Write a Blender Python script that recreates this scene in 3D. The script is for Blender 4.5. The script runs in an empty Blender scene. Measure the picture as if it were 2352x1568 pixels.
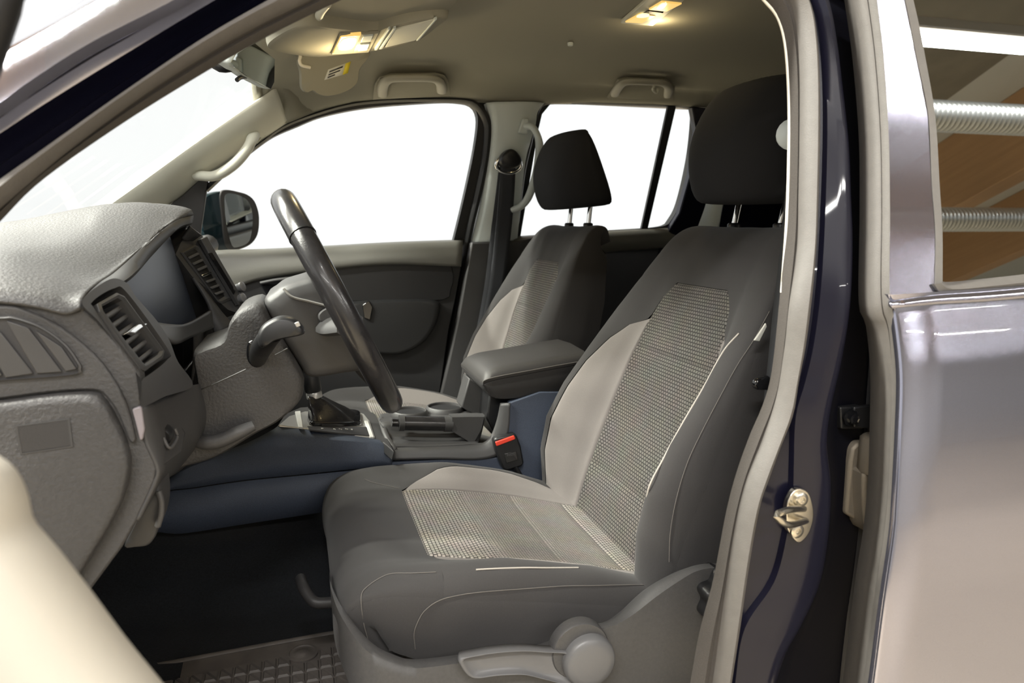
import bpy, bmesh, math, random
from mathutils import Vector, Matrix
random.seed(7)
SC = bpy.context.scene
COL = SC.collection
# ------------------------------------------------------------------ camera
F = 1700.0; YAW = math.radians(16.3); PIT = math.radians(9.1); CZ = 1.55
cam = bpy.data.cameras.new('camera'); CAM = bpy.data.objects.new('camera', cam); COL.objects.link(CAM)
cam.sensor_width = 36; cam.lens = F / 2352 * 36; cam.clip_start = 0.02; cam.clip_end = 200
CAM.location = (0, 0, CZ); CAM.rotation_euler = (math.pi / 2 - PIT, 0, -YAW)
cam.dof.use_dof = True; cam.dof.focus_distance = 1.25; cam.dof.aperture_fstop = 7.0
SC.camera = CAM
# ------------------------------------------------------------------ world, exposure
W = bpy.data.worlds.new('world'); SC.world = W; W.use_nodes = True
W.node_tree.nodes['Background'].inputs[0].default_value = (1.0, 1.0, 1.0, 1)
W.node_tree.nodes['Background'].inputs[1].default_value = 1.08
SC.view_settings.view_transform = 'Standard'; SC.view_settings.look = 'None'
SC.view_settings.gamma = 1; SC.view_settings.use_curve_mapping = False
SC.view_settings.exposure = 0.0
def area(name, loc, target, sx, sy, power, col):
    l = bpy.data.lights.new(name, 'AREA'); l.shape = 'RECTANGLE'; l.size = sx; l.size_y = sy
    l.energy = power; l.color = col
    o = bpy.data.objects.new(name, l); COL.objects.link(o); o.location = loc
    o.rotation_euler = (Vector(target) - Vector(loc)).to_track_quat('-Z', 'Y').to_euler()
    return o
# the strip lamps hanging in the hall (their fittings are built with the hall)
STRIPS = [(-1.6, -1.75, 260), (5.9, -2.25, 170), (-2.2, -4.6, 190), (2.2, -4.6, 190), (-3.4, 0.9, 950), (-3.4, 3.6, 900), (4.5, -8.6, 150), (11.0, -8.6, 150)]  # last two are unseen, added to brighten the wall mirrored in the door
for sx, sy, pw in STRIPS:
    area('hall_strip_light', (sx, sy, 4.35), (sx, sy, 0), 3.6, 0.14, pw, (1.0, 0.985, 0.955) if sy < 0 else (1.0, 0.985, 0.89))
def point(name, loc, power, col, r=0.02):
    l = bpy.data.lights.new(name, 'POINT'); l.energy = power; l.color = col; l.shadow_soft_size = r
    o = bpy.data.objects.new(name, l); COL.objects.link(o); o.location = loc
point('dome_light_front', (0.12, 1.53, 1.85), 0.9, (1.0, 0.78, 0.42))
point('dome_light_rear', (0.76, 1.50, 1.95), 0.35, (1.0, 0.78, 0.42))

# ------------------------------------------------------------------ pixel rays to points in the cabin
FW = Vector((math.sin(YAW) * math.cos(PIT), math.cos(YAW) * math.cos(PIT), -math.sin(PIT)))
RT = Vector((math.cos(YAW), -math.sin(YAW), 0)); UP = RT.cross(FW)
O = Vector((0, 0, CZ))
def ray(px, py): return F * FW + (px - 1176) * RT - (py - 784) * UP
def PY(px, py, Y):
    d = ray(px, py); return O + d * (Y / d.y)
def PX(px, py, X):
    d = ray(px, py); return O + d * (X / d.x)
def PZ(px, py, Z):
    d = ray(px, py); return O + d * ((Z - CZ) / d.z)
def PP(px, py, p, n):
    d = ray(px, py); n = Vector(n); return O + d * ((Vector(p) - O).dot(n) / d.dot(n))
def PN(px, py, off=0.0):      # inner face of the near (driver) side, leaning inward above the belt
    p = PP(px, py, (0, 0.70 + off, 1.46), (0, 1, -0.22))
    return p if p.z > 1.46 else PY(px, py, 0.70 + off)
def PF(px, py, off=0.0):      # far (passenger) side window plane
    p = PP(px, py, (0, 2.30 - off, 1.47), (0, 1, 0.25))
    return p if p.z > 1.47 else PY(px, py, 2.30 - off)

# ------------------------------------------------------------------ curves
def cr(pts, n, closed=False):
    """Catmull-Rom through pts, n samples spaced by arc length"""
    P = [Vector(p) for p in pts]; m = len(P)
    if m == 2: return [P[0].lerp(P[1], i / (n - 1)) for i in range(n)]
    segs = m if closed else m - 1
    fine = []
    for i in range(segs):
        if closed: a, b, c, d = P[i - 1], P[i], P[(i + 1) % m], P[(i + 2) % m]
        else:
            b, c = P[i], P[i + 1]
            a = P[i - 1] if i > 0 else b * 2 - c
            d = P[i + 2] if i + 2 < m else c * 2 - b
        for k in range(12):
            t = k / 12
            fine.append(0.5 * ((2 * b) + (c - a) * t + (2 * a - 5 * b + 4 * c - d) * t * t + (3 * b - a - 3 * c + d) * t ** 3))
    fine.append(P[0].copy() if closed else P[-1].copy())
    L = [0.0]
    for i in range(1, len(fine)): L.append(L[-1] + (fine[i] - fine[i - 1]).length)
    out = []; j = 0
    N = n if closed else n - 1
    for i in range(n):
        t = L[-1] * i / N
        while j < len(L) - 2 and L[j + 1] < t: j += 1
        s = L[j + 1] - L[j]
        out.append(fine[j].lerp(fine[j + 1], (t - L[j]) / s if s > 1e-9 else 0))
    return out
def interp(x, tab):
    if x <= tab[0][0]: return tab[0][1]
    for (a, va), (b, vb) in zip(tab, tab[1:]):
        if x <= b:
            t = (x - a) / (b - a); t = t * t * (3 - 2 * t) if False else t
            return va + (vb - va) * t
    return tab[-1][1]

# ------------------------------------------------------------------ objects
LOC = {}
def root(name, label, cat, loc, group=None, kind=None):
    o = bpy.data.objects.new(name, None); COL.objects.link(o); o.location = loc; o.empty_display_size = 0.05
    o['label'] = label; o['category'] = cat
    if group: o['group'] = group
    if kind: o['kind'] = kind
    LOC[o.name] = Vector(loc); return o
def tag(o, label, cat, group=None, kind=None):
    o['label'] = label; o['category'] = cat
    if group: o['group'] = group
    if kind: o['kind'] = kind
    return o
def rootloc(o):
    while o.parent is not None: o = o.parent
    return LOC.get(o.name, Vector((0, 0, 0)))
def obj(name, V, Fc, mat, parent=None, smooth=True, uv=None, label=None, kind=None, auto=50):
    V = [Vector(v) for v in V]
    if parent is None:
        lo = [min(v[i] for v in V) for i in range(3)]; hi = [max(v[i] for v in V) for i in range(3)]
        base = Vector(((lo[0] + hi[0]) / 2, (lo[1] + hi[1]) / 2, lo[2]))
    else: base = rootloc(parent)
    me = bpy.data.meshes.new(name); me.from_pydata([v - base for v in V], [], Fc)
    if uv:
        l = me.uv_layers.new(name='UVMap')
        for p in me.polygons:
            for li in p.loop_indices: l.data[li].uv = uv[me.loops[li].vertex_index]
    o = bpy.data.objects.new(name, me); COL.objects.link(o)
    if parent is None: o.location = base; LOC[o.name] = base
    else: o.parent = parent
    me.materials.append(mat)
    if smooth:
        for p in me.polygons: p.use_smooth = True
        if auto:
            try: me.set_sharp_from_angle(angle=math.radians(auto))
            except Exception: pass
    if label: o['label'] = label
    if kind: o['kind'] = kind
    return o
def mod_bevel(o, w, seg=2, ang=35):
    m = o.modifiers.new('b', 'BEVEL'); m.width = w; m.segments = seg; m.limit_method = 'ANGLE'; m.angle_limit = math.radians(ang); return o
def mod_sub(o, n=1):
    m = o.modifiers.new('s', 'SUBSURF'); m.levels = n; m.render_levels = n; return o
def mod_solid(o, t, off=-1):
    m = o.modifiers.new('t', 'SOLIDIFY'); m.thickness = t; m.offset = off; return o
def grid_faces(nr, nc, cu=False, cv=False, base=0):
    f = []
    for i in range(nr if cu else nr - 1):
        for j in range(nc if cv else nc - 1):
            a = i * nc + j; b = i * nc + (j + 1) % nc; c = ((i + 1) % nr) * nc + (j + 1) % nc; d = ((i + 1) % nr) * nc + j
            f.append((base + a, base + b, base + c, base + d))
    return f
def loft(name, rows, mat, parent=None, cu=False, cv=False, caps=False, thick=0, uv=None, toff=0, **k):
    nr, nc = len(rows), len(rows[0])
    V = [p for r in rows for p in r]; Fc = grid_faces(nr, nc, cu, cv)
    if caps:
        Fc.append(tuple(range(nc))[::-1]); Fc.append(tuple((nr - 1) * nc + j for j in range(nc)))
    o = obj(name, V, Fc, mat, parent, uv=uv, **k)
    if thick: mod_solid(o, thick, toff)
    return o
def rib(name, curves, mat, parent=None, n=40, sub=1, thick=0.004, closed=False, **k):
    """surface lofted across 3-D control curves; sub>1 smooths across them"""
    R = [cr(c, n, closed) for c in curves]
    if sub > 1:
        m = (len(R) - 1) * sub + 1
        cols = [cr([r[j] for r in R], m) for j in range(n)]
        R = [[cols[j][i] for j in range(n)] for i in range(m)]
    return loft(name, R, mat, parent, cv=closed, thick=thick, **k)
def tube(name, path, r, mat, parent=None, n=24, seg=12, closed=False, flat=1.0, ref=None, raw=False, **k):
    P = [Vector(p) for p in path] if raw else cr(path, n, closed)
    n = len(P); rows = []
    for i, p in enumerate(P):
        a = P[i - 1] if (i > 0 or closed) else P[i]; b = P[(i + 1) % n] if (i < n - 1 or closed) else P[i]
        t = (b - a).normalized()
        rf = Vector(ref) if ref else Vector((0.13, 0.2, 0.97))
        x = t.cross(rf)
        if x.length < 1e-4: x = t.cross(Vector((1, 0, 0)))
        x.normalize(); y = x.cross(t).normalized()
        rr = interp(i / max(1, n - 1), r) if isinstance(r, (list, tuple)) else r
        rows.append([p + x * (rr * math.cos(2 * math.pi * j / seg)) + y * (rr * flat * math.sin(2 * math.pi * j / seg)) for j in range(seg)])
    return loft(name, rows, mat, parent, cu=closed, cv=True, caps=not closed, **k)
def plate(name, outline, vec, mat, parent=None, bev=0.0, seg=2, smooth=None, **k):
    """closed outline of 3-D points pushed along vec"""
    P = cr(outline, smooth, True) if smooth else [Vector(p) for p in outline]
    vec = Vector(vec); n = len(P)
    # make the top face look away from vec
    nn = Vector((0, 0, 0))
    for i in range(n): nn += P[i].cross(P[(i + 1) % n])
    if nn.dot(vec) > 0: P.reverse()
    V = P + [p + vec for p in P]
    Fc = [tuple(range(n)), tuple(range(2 * n - 1, n - 1, -1))]
    for i in range(n): Fc.append((i, i + n, (i + 1) % n + n, (i + 1) % n))
    o = obj(name, V, Fc, mat, parent, **k)
    if bev: mod_bevel(o, bev, seg)
    return o
def puff(name, outline, rings, mat, parent=None, smooth=48, axis=(0, 1, 0), center=None, **k):
    """outline scaled about its centre and moved along axis: rings = [(offset, scale), ...]"""
    P = cr(outline, smooth, True) if smooth else [Vector(p) for p in outline]
    c = Vector(center) if center else sum(P, Vector()) / len(P); ax = Vector(axis)
    rows = [[c + (p - c) * s + ax * d for p in P] for d, s in rings]
    nn = Vector()
    for i in range(len(P)): nn += P[i].cross(P[(i + 1) % len(P)])
    if nn.dot(ax) < 0: rows = [r[::-1] for r in rows]
    return loft(name, rows, mat, parent, cv=True, caps=True, **k)
def box(name, c, s, mat, parent=None, bev=0.0, rot=None, seg=2, **k):
    c = Vector(c); M = rot if rot else Matrix.Identity(3)
    V = [c + M @ Vector((x * s[0] / 2, y * s[1] / 2, z * s[2] / 2)) for x in (-1, 1) for y in (-1, 1) for z in (-1, 1)]
    Fc = [(0, 1, 3, 2), (4, 6, 7, 5), (0, 4, 5, 1), (2, 3, 7, 6), (0, 2, 6, 4), (1, 5, 7, 3)]
    o = obj(name, V, Fc, mat, parent, **k)
    if bev: mod_bevel(o, bev, seg)
    return o
def lathe(name, prof, c, axis, mat, parent=None, seg=24, caps=True, **k):
    """prof = [(radius, offset along axis)]"""
    ax = Vector(axis).normalized(); x = ax.orthogonal().normalized(); y = ax.cross(x); c = Vector(c)
    rows = [[c + ax * h + (x * math.cos(2 * math.pi * j / seg) + y * math.sin(2 * math.pi * j / seg)) * max(r, 1e-4) for j in range(seg)] for r, h in prof]
    return loft(name, rows, mat, parent, cv=True, caps=caps, **k)
def C(pts, Y=None, fn=None, off=0.0):
    """pixel polyline to 3-D: Y constant, or third value per point, or a side plane function"""
    out = []
    for p in pts:
        if fn: out.append(fn(p[0], p[1], p[2] if len(p) > 2 else off))
        elif len(p) > 2: out.append(PY(p[0], p[1], p[2] + off))
        else: out.append(PY(p[0], p[1], Y))
    return out

# ------------------------------------------------------------------ materials
def mat(name, col, rough=0.5, metal=0.0, grain=0, gs=0.0, coat=0.0, spec=0.5, emit=None, es=0.0, var=0.0, vs=40, sheen=0.0, grain2=None, coord='Object'):
    m = bpy.data.materials.new(name); m.use_nodes = True; nt = m.node_tree; b = nt.nodes['Principled BSDF']
    b.inputs['Base Color'].default_value = (*col, 1); b.inputs['Roughness'].default_value = rough; b.inputs['Metallic'].default_value = metal
    b.inputs['Coat Weight'].default_value = coat; b.inputs['Coat Roughness'].default_value = 0.03
    b.inputs['Specular IOR Level'].default_value = spec
    if sheen: b.inputs['Sheen Weight'].default_value = sheen; b.inputs['Sheen Roughness'].default_value = 0.5
    if emit: b.inputs['Emission Color'].default_value = (*emit, 1); b.inputs['Emission Strength'].default_value = es
    tc = nt.nodes.new('ShaderNodeTexCoord')
    if grain:
        n = nt.nodes.new('ShaderNodeTexNoise'); n.inputs['Scale'].default_value = grain; n.inputs['Detail'].default_value = 2
        bp = nt.nodes.new('ShaderNodeBump'); bp.inputs['Strength'].default_value = gs; bp.inputs['Distance'].default_value = 0.001
        nt.links.new(tc.outputs[coord], n.inputs['Vector']); nt.links.new(n.outputs['Fac'], bp.inputs['Height']); nt.links.new(bp.outputs['Normal'], b.inputs['Normal'])
    if var:
        n = nt.nodes.new('ShaderNodeTexNoise'); n.inputs['Scale'].default_value = vs; n.inputs['Detail'].default_value = 5
        r = nt.nodes.new('ShaderNodeMapRange'); r.inputs[1].default_value = 0.3; r.inputs[2].default_value = 0.7
        r.inputs[3].default_value = 1 - var; r.inputs[4].default_value = 1 + var
        mx = nt.nodes.new('ShaderNodeMix'); mx.data_type = 'RGBA'; mx.blend_type = 'MULTIPLY'; mx.inputs['Factor'].default_value = 1
        mx.inputs['A'].default_value = (*col, 1)
        nt.links.new(tc.outputs[coord], n.inputs['Vector']); nt.links.new(n.outputs['Fac'], r.inputs[0]); nt.links.new(r.outputs[0], mx.inputs['B']); nt.links.new(mx.outputs['Result'], b.inputs['Base Color'])
    return m
M = {}
M['dash'] = mat('dash_plastic', (0.048, 0.0465, 0.0465), 0.55, grain=260, gs=0.9, var=0.10, vs=260)
M['dash_smooth'] = mat('dash_smooth_plastic', (0.047, 0.046, 0.0465), 0.5, grain=900, gs=0.12)
M['dark_plastic'] = mat('dark_plastic', (0.0319, 0.0307, 0.0313), 0.5, grain=900, gs=0.2)
M['grey_plastic'] = mat('grey_valance_plastic', (0.073, 0.0715, 0.072), 0.48, grain=800, gs=0.25, var=0.08, vs=200)
M['lever_plastic'] = mat('lever_plastic', (0.1400, 0.1400, 0.1435), 0.36, grain=900, gs=0.08)
M['console_blue'] = mat('console_side_plastic', (0.058, 0.072, 0.105), 0.6, grain=700, gs=0.4, var=0.15, vs=600)
M['black'] = mat('black_plastic', (0.012, 0.012, 0.013), 0.4)
M['gloss_black'] = mat('gloss_black', (0.008, 0.008, 0.009), 0.08, coat=0.6)
M['screen'] = mat('instrument_glass', (0.018, 0.025, 0.045), 0.38)
M['jamb_deep'] = mat('shade_toned_recess_paint', (0.006, 0.006, 0.010), 0.6, spec=0.06)  # near-black colour paints in the shade of the hinge recess
M['rubber'] = mat('seal_rubber', (0.112, 0.104, 0.096), 0.55, grain=700, gs=0.2, var=0.06, vs=90)
M['lip'] = mat('seal_lip_flock', (0.0580, 0.0510, 0.0452), 0.85, grain=1500, gs=0.6, var=0.15, vs=900)
M['black_rubber'] = mat('black_rubber', (0.012, 0.012, 0.013), 0.5)
M['jamb'] = mat('shade_toned_jamb_paint', (0.006, 0.006, 0.015), 0.3, spec=0.22, coat=0.28, grain=2500, gs=0.05)  # body paint coloured near-black to stand in for shade and dark reflections
M['paint'] = mat('navy_metallic_paint', (0.31, 0.31, 0.38), 0.10, metal=0.92, coat=1.0, grain=3000, gs=0.06, var=0.08, vs=1500)
M['headliner'] = mat('headliner_cloth', (0.31, 0.298, 0.245), 0.95, grain=1200, gs=0.25)
M['handle_beige'] = mat('beige_handle_plastic', (0.36, 0.35, 0.29), 0.5, grain=900, gs=0.15)
M['pocket'] = mat('black_door_pocket', (0.008, 0.008, 0.0085), 0.55, grain=900, gs=0.2)
M['door_dark'] = mat('dark_door_card', (0.015, 0.0148, 0.0155), 0.5, grain=900, gs=0.2)
M['light_trim'] = mat('pale_pillar_plastic', (0.60, 0.60, 0.52), 0.5, grain=900, gs=0.15)
M['bpillar'] = mat('pale_blue_grey_plastic', (0.58, 0.63, 0.62), 0.5, grain=900, gs=0.15)
M['cream'] = mat('cream_trim_edge', (0.80, 0.76, 0.66), 0.45)
M['carpet'] = mat('dark_carpet', (0.0058, 0.0070, 0.0093), 1.0, grain=500, gs=0.8, var=0.4, vs=300)
M['fab_dark'] = mat('dark_seat_cloth', (0.038, 0.0358, 0.0355), 0.9, grain=1600, gs=0.35, var=0.05, vs=500, sheen=0.08)
M['fab_black'] = mat('headrest_cloth', (0.0105, 0.0105, 0.0125), 0.9, grain=1600, gs=0.3, sheen=0.0)
M['fab_light'] = mat('light_grey_seat_cloth', (0.205, 0.187, 0.175), 0.9, grain=1800, gs=0.3, var=0.04, vs=600, sheen=0.08)
M['piping'] = mat('pale_piping', (0.40, 0.37, 0.33), 0.7)
M['thread'] = mat('grey_seam_thread', (0.13, 0.12, 0.11), 0.85)
M['leather'] = mat('worn_black_leather', (0.020, 0.019, 0.020), 0.27, grain=500, gs=0.12, var=0.2, vs=40, coat=0.15)
M['arm_vinyl'] = mat('armrest_vinyl', (0.040, 0.0375, 0.036), 0.5, grain=700, gs=0.35)
M['chrome'] = mat('chrome', (0.85, 0.84, 0.82), 0.08, metal=1.0)
M['steel'] = mat('zinc_steel', (0.62, 0.58, 0.50), 0.25, metal=1.0, var=0.1, vs=80)
M['silver'] = mat('satin_silver_plastic', (0.55, 0.54, 0.52), 0.3, metal=0.6)
M['red'] = mat('red_button_plastic', (0.75, 0.055, 0.03), 0.4)
M['white'] = mat('white_print', (0.75, 0.75, 0.72), 0.6)
M['belt'] = mat('belt_webbing', (0.028, 0.03, 0.036), 0.75, grain=1500, gs=0.3)
M['label'] = mat('paper_label', (0.72, 0.72, 0.66), 0.6)
M['yellow'] = mat('yellow_print', (0.75, 0.62, 0.05), 0.6)
M['mirror'] = mat('mirror_glass', (0.75, 0.78, 0.74), 0.02, metal=1.0)
M['lamp'] = mat('warm_lamp_lens', (0.20, 0.15, 0.07), 0.3, emit=(1.0, 0.62, 0.16), es=0.9)
M['lamp_hot'] = mat('lamp_bulb_glow', (0.35, 0.30, 0.18), 0.3, emit=(1.0, 0.86, 0.45), es=1.6)
M['blurdoor'] = mat('pale_door_grip', (0.60, 0.57, 0.50), 0.4)
M['mat_rubber'] = mat('floor_mat_rubber', (0.10, 0.088, 0.08), 0.55, grain=900, gs=0.3, var=0.2, vs=30)
M['hinge'] = mat('dusty_hinge_steel', (0.22, 0.19, 0.15), 0.6, metal=0.5, grain=300, gs=0.3)
M['teal'] = mat('mirror_shell_paint', (0.006, 0.022, 0.03), 0.15, metal=0.3, coat=1.0)
M['floor_hall'] = mat('hall_floor_epoxy', (0.53, 0.45, 0.33), 0.45, var=0.1, vs=1.5)
M['hall_wall'] = mat('hall_wall_paint', (0.62, 0.63, 0.62), 0.8)
M['hall_ceiling_dark'] = mat('hall_ceiling_wood_wool', (0.22, 0.20, 0.16), 0.9, var=0.1, vs=3)
M['door_pad'] = mat('sill_pad_light_toned', (0.15, 0.148, 0.132), 0.45, grain=500, gs=0.3)  # base lightened to stand in for window light on the sill pads
M['hall_ceiling'] = mat('hall_ceiling_panel', (0.55, 0.55, 0.52), 0.9)
M['duct'] = mat('galvanised_duct', (0.62, 0.64, 0.64), 0.3, metal=0.9)
M['tube_lamp'] = mat('strip_lamp_tube', (1, 1, 1), 0.4, emit=(1.0, 0.96, 0.88), es=14)
def wood():
    m = bpy.data.materials.new('glulam_wood'); m.use_nodes = True; nt = m.node_tree; b = nt.nodes['Principled BSDF']; b.inputs['Roughness'].default_value = 0.6
    tc = nt.nodes.new('ShaderNodeTexCoord'); mp = nt.nodes.new('ShaderNodeMapping'); mp.inputs['Scale'].default_value = (14, 0.6, 14)
    w = nt.nodes.new('ShaderNodeTexNoise'); w.inputs['Scale'].default_value = 1.5; w.inputs['Detail'].default_value = 4
    r = nt.nodes.new('ShaderNodeValToRGB'); r.color_ramp.elements[0].color = (0.34, 0.20, 0.10, 1); r.color_ramp.elements[1].color = (0.50, 0.31, 0.16, 1)
    nt.links.new(tc.outputs['Object'], mp.inputs[0]); nt.links.new(mp.outputs[0], w.inputs['Vector']); nt.links.new(w.outputs['Fac'], r.inputs['Fac']); nt.links.new(r.outputs['Color'], b.inputs['Base Color']); return m
M['wood'] = wood()
def glass(name, tint, refl):
    m = bpy.data.materials.new(name); m.use_nodes = True; nt = m.node_tree; nt.nodes.clear()
    out = nt.nodes.new('ShaderNodeOutputMaterial'); mx = nt.nodes.new('ShaderNodeMixShader'); t = nt.nodes.new('ShaderNodeBsdfTransparent'); g = nt.nodes.new('ShaderNodeBsdfGlossy')
    t.inputs[0].default_value = (*tint, 1); g.inputs['Roughness'].default_value = 0.0; g.inputs['Color'].default_value = (0.95, 0.97, 0.95, 1)
    lw = nt.nodes.new('ShaderNodeLayerWeight'); lw.inputs['Blend'].default_value = 0.5
    pw = nt.nodes.new('ShaderNodeMath'); pw.operation = 'POWER'; pw.inputs[1].default_value = 5.0
    ma = nt.nodes.new('ShaderNodeMath'); ma.operation = 'MULTIPLY_ADD'; ma.inputs[1].default_value = refl[1]; ma.inputs[2].default_value = refl[0]
    nt.links.new(lw.outputs['Facing'], pw.inputs[0]); nt.links.new(pw.outputs[0], ma.inputs[0]); nt.links.new(ma.outputs[0], mx.inputs[0]); nt.links.new(t.outputs[0], mx.inputs[1]); nt.links.new(g.outputs[0], mx.inputs[2]); nt.links.new(mx.outputs[0], out.inputs[0])
    return m
M['glass'] = glass('clear_glass', (0.98, 0.99, 0.985), (0.015, 0.12))
M['tint'] = glass('tinted_side_glass', (0.10, 0.11, 0.09), (0.42, 0.5))
def weave(name, dark, light, sx, sy, bands=None):
    """woven cloth: staggered light yarn floats over a dark ground, raised; UV in metres"""
    m = bpy.data.materials.new(name); m.use_nodes = True; nt = m.node_tree; b = nt.nodes['Principled BSDF']; b.inputs['Roughness'].default_value = 0.9
    tc = nt.nodes.new('ShaderNodeTexCoord'); mp = nt.nodes.new('ShaderNodeMapping'); mp.inputs['Scale'].default_value = (1 / sx, 1 / sy, 1)
    br = nt.nodes.new('ShaderNodeTexBrick'); br.offset = 0.5; br.inputs['Scale'].default_value = 1.0; br.inputs['Brick Width'].default_value = 1.0; br.inputs['Row Height'].default_value = 1.0
    br.inputs['Mortar Size'].default_value = 0.20; br.inputs['Mortar Smooth'].default_value = 0.8
    br.inputs['Color1'].default_value = (*light, 1); br.inputs['Color2'].default_value = (*[c * 0.86 for c in light], 1); br.inputs['Mortar'].default_value = (*dark, 1)
    nz = nt.nodes.new('ShaderNodeTexNoise'); nz.inputs['Scale'].default_value = 25; nz.inputs['Detail'].default_value = 3
    mx = nt.nodes.new('ShaderNodeMix'); mx.data_type = 'RGBA'; mx.blend_type = 'MULTIPLY'; mx.inputs['Factor'].default_value = 0.25
    bp = nt.nodes.new('ShaderNodeBump'); bp.inputs['Strength'].default_value = 0.6; bp.inputs['Distance'].default_value = 0.0015; bp.invert = True
    nt.links.new(tc.outputs['UV'], mp.inputs[0]); nt.links.new(mp.outputs[0], br.inputs['Vector']); nt.links.new(tc.outputs['Object'], nz.inputs['Vector'])
    nt.links.new(br.outputs['Color'], mx.inputs['A']); nt.links.new(nz.outputs['Color'], mx.inputs['B'])
    nt.links.new(mx.outputs['Result'], b.inputs['Base Color']); nt.links.new(br.outputs['Fac'], bp.inputs['Height']); nt.links.new(bp.outputs['Normal'], b.inputs['Normal'])
    b.inputs['Sheen Weight'].default_value = 0.05
    return m
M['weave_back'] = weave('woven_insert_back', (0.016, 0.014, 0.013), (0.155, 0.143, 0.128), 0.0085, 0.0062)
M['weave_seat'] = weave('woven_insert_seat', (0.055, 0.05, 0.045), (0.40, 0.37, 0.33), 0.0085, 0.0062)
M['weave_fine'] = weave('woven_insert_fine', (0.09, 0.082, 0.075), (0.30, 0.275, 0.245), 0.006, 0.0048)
# ================================================================== the hall around the car
def struct(o, label, cat): return tag(o, label, cat, kind='structure')
GZ = 0.2
struct(box('floor_hall', (3.0, 0.0, GZ - 0.05), (28, 24, 0.1), M['floor_hall']), 'sandy smooth floor of the workshop hall under the car', 'floor')
struct(box('wall_hall', (3.0, -11.6, 2.7), (28, 0.2, 5), M['hall_wall']), 'pale workshop wall mirrored in the rear door paint', 'wall')
struct(box('wall_hall', (16.9, -3.6, 2.7), (0.2, 16, 5), M['hall_wall']), 'pale workshop end wall behind the pickup, mirrored low in the rear door glass', 'wall')
struct(box('ceiling_hall', (-1.6, -2.6, 5.25), (16.4, 18, 0.3), M['hall_ceiling_dark']), 'brown grey panelled workshop ceiling above the car', 'ceiling')
struct(box('ceiling_hall', (11.7, -2.6, 5.25), (10.2, 18, 0.3), M['hall_ceiling']), 'white panelled workshop ceiling behind the timber beam', 'ceiling')
for i, bx in enumerate((-3.0, 2.2, 7.45, 10.0)):
    struct(box('trim_beam', (bx, -2.6, 4.7), (0.3, 17.6, 0.8), M['wood'], bev=0.01), 'brown glued timber beam under the workshop ceiling, ' + ('ahead of the bonnet', 'over the rear of the cab', 'widest one in the rear door glass', 'lower one in the rear door glass')[i], 'beam')
def duct(y, z, r, x0, x1):
    prof = []; k = int((x1 - x0) / 0.05)
    for i in range(k + 1):
        a = x0 + (x1 - x0) * i / k; prof += [(r, a), (r * 1.06, a + 0.012), (r, a + 0.024)]
    return lathe('ventilation_duct', prof, (0, y, z), (1, 0, 0), M['duct'], seg=20)
tag(duct(-2.8, 4.1, 0.12, 3.4, 15), 'spiral ribbed metal air duct mirrored high in the rear door glass', 'duct', kind='structure')
tag(duct(-4.3, 3.9, 0.12, 3.4, 15), 'spiral ribbed metal air duct mirrored low in the rear door glass', 'duct', kind='structure')
for i, (sx, sy, pw) in enumerate(STRIPS):
    r = root('strip_lamp', 'long white strip lamp hanging in the hall, ' + ('above the bonnet side near the car', 'behind the cab, mirrored in the rear door glass', 'far bonnet side', 'far rear side', 'ahead of the windscreen', 'ahead of the passenger side', 'unseen, added to light the back wall', 'unseen, added to light the far back corner')[i], 'lamp', (sx, sy, 4.36), group='strip lamps in the hall', kind='structure')
    box('lamp_housing', (sx, sy, 4.42), (3.7, 0.2, 0.09), M['silver'], r, bev=0.01)
    box('lamp_tube', (sx, sy, 4.365), (3.6, 0.14, 0.01), M['tube_lamp'], r)

# ================================================================== near side of the body: pillars, roof rail, door seal
SO = [(-80, 470), (0, 411), (128, 322), (319, 188), (478, 80), (615, 0), (760, -80), (1000, -170), (1350, -215), (1650, -170), (1790, -90), (1848, 0), (1868, 89), (1875, 223), (1873, 402), (1862, 625), (1845, 776), (1826, 872), (1814, 949), (1784, 1025), (1757, 1102), (1738, 1159), (1713, 1300), (1695, 1427), (1673, 1568), (1655, 1680)]
SI = [(-80, 545), (0, 478), (160, 344), (351, 204), (542, 86), (700, 6), (830, -60), (1040, -130), (1350, -165), (1600, -130), (1750, -60), (1803, -20), (1822, 20), (1833, 85), (1838, 191), (1837, 330), (1835, 446), (1832, 560), (1814, 700), (1803, 796), (1784, 910), (1753, 1006), (1713, 1109), (1688, 1217), (1666, 1362), (1637, 1568), (1620, 1680)]
LI = [(-80, 590), (0, 505), (96, 411), (287, 277), (478, 159), (606, 86), (700, 38), (779, 0), (900, -55), (1100, -110), (1350, -140), (1560, -110), (1700, -50), (1760, 0), (1789, 38), (1806, 96), (1814, 191), (1816, 319), (1811, 500), (1797, 670), (1778, 850), (1757, 930), (1727, 1000), (1695, 1090), (1673, 1174), (1655, 1268), (1640, 1344), (1611, 1453), (1590, 1568), (1570, 1680)]
NS = 160
so = cr(C(SO, fn=PN, off=0.0), NS)
def follow(ref, pts, n=1500):
    """resample pts so that every sample sits across from the sample of ref"""
    D = cr(pts, n); j = 0; idx = []
    for p in ref:
        best = min(range(j, min(n, j + 120)), key=lambda k: (D[k] - p).length); idx.append(best); j = best
    idx = [float(i) for i in idx]; N = len(idx)
    for _ in range(6): idx = [idx[0]] + [(idx[i - 1] + idx[i] * 2 + idx[i + 1]) / 4 for i in range(1, N - 1)] + [idx[-1]]
    out = []
    for f in idx:
        k = min(n - 2, int(f)); out.append(D[k].lerp(D[k + 1], f - k))
    return out
si = follow(so, C(SI, fn=PN, off=0.004)); li = follow(si, C(LI, fn=PN, off=0.016))
def bulge(a, b, d, t=0.5): return [p.lerp(q, t) + Vector((0, -d, 0)) for p, q in zip(a, b)]
door_seal = root('door_seal', 'taupe rubber door seal running round the open driver doorway', 'seal', (0.5, 0.72, 0.9))
def strip(name, rows, mt, par, **k): return loft(name, rows, mt, par, **k)
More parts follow.
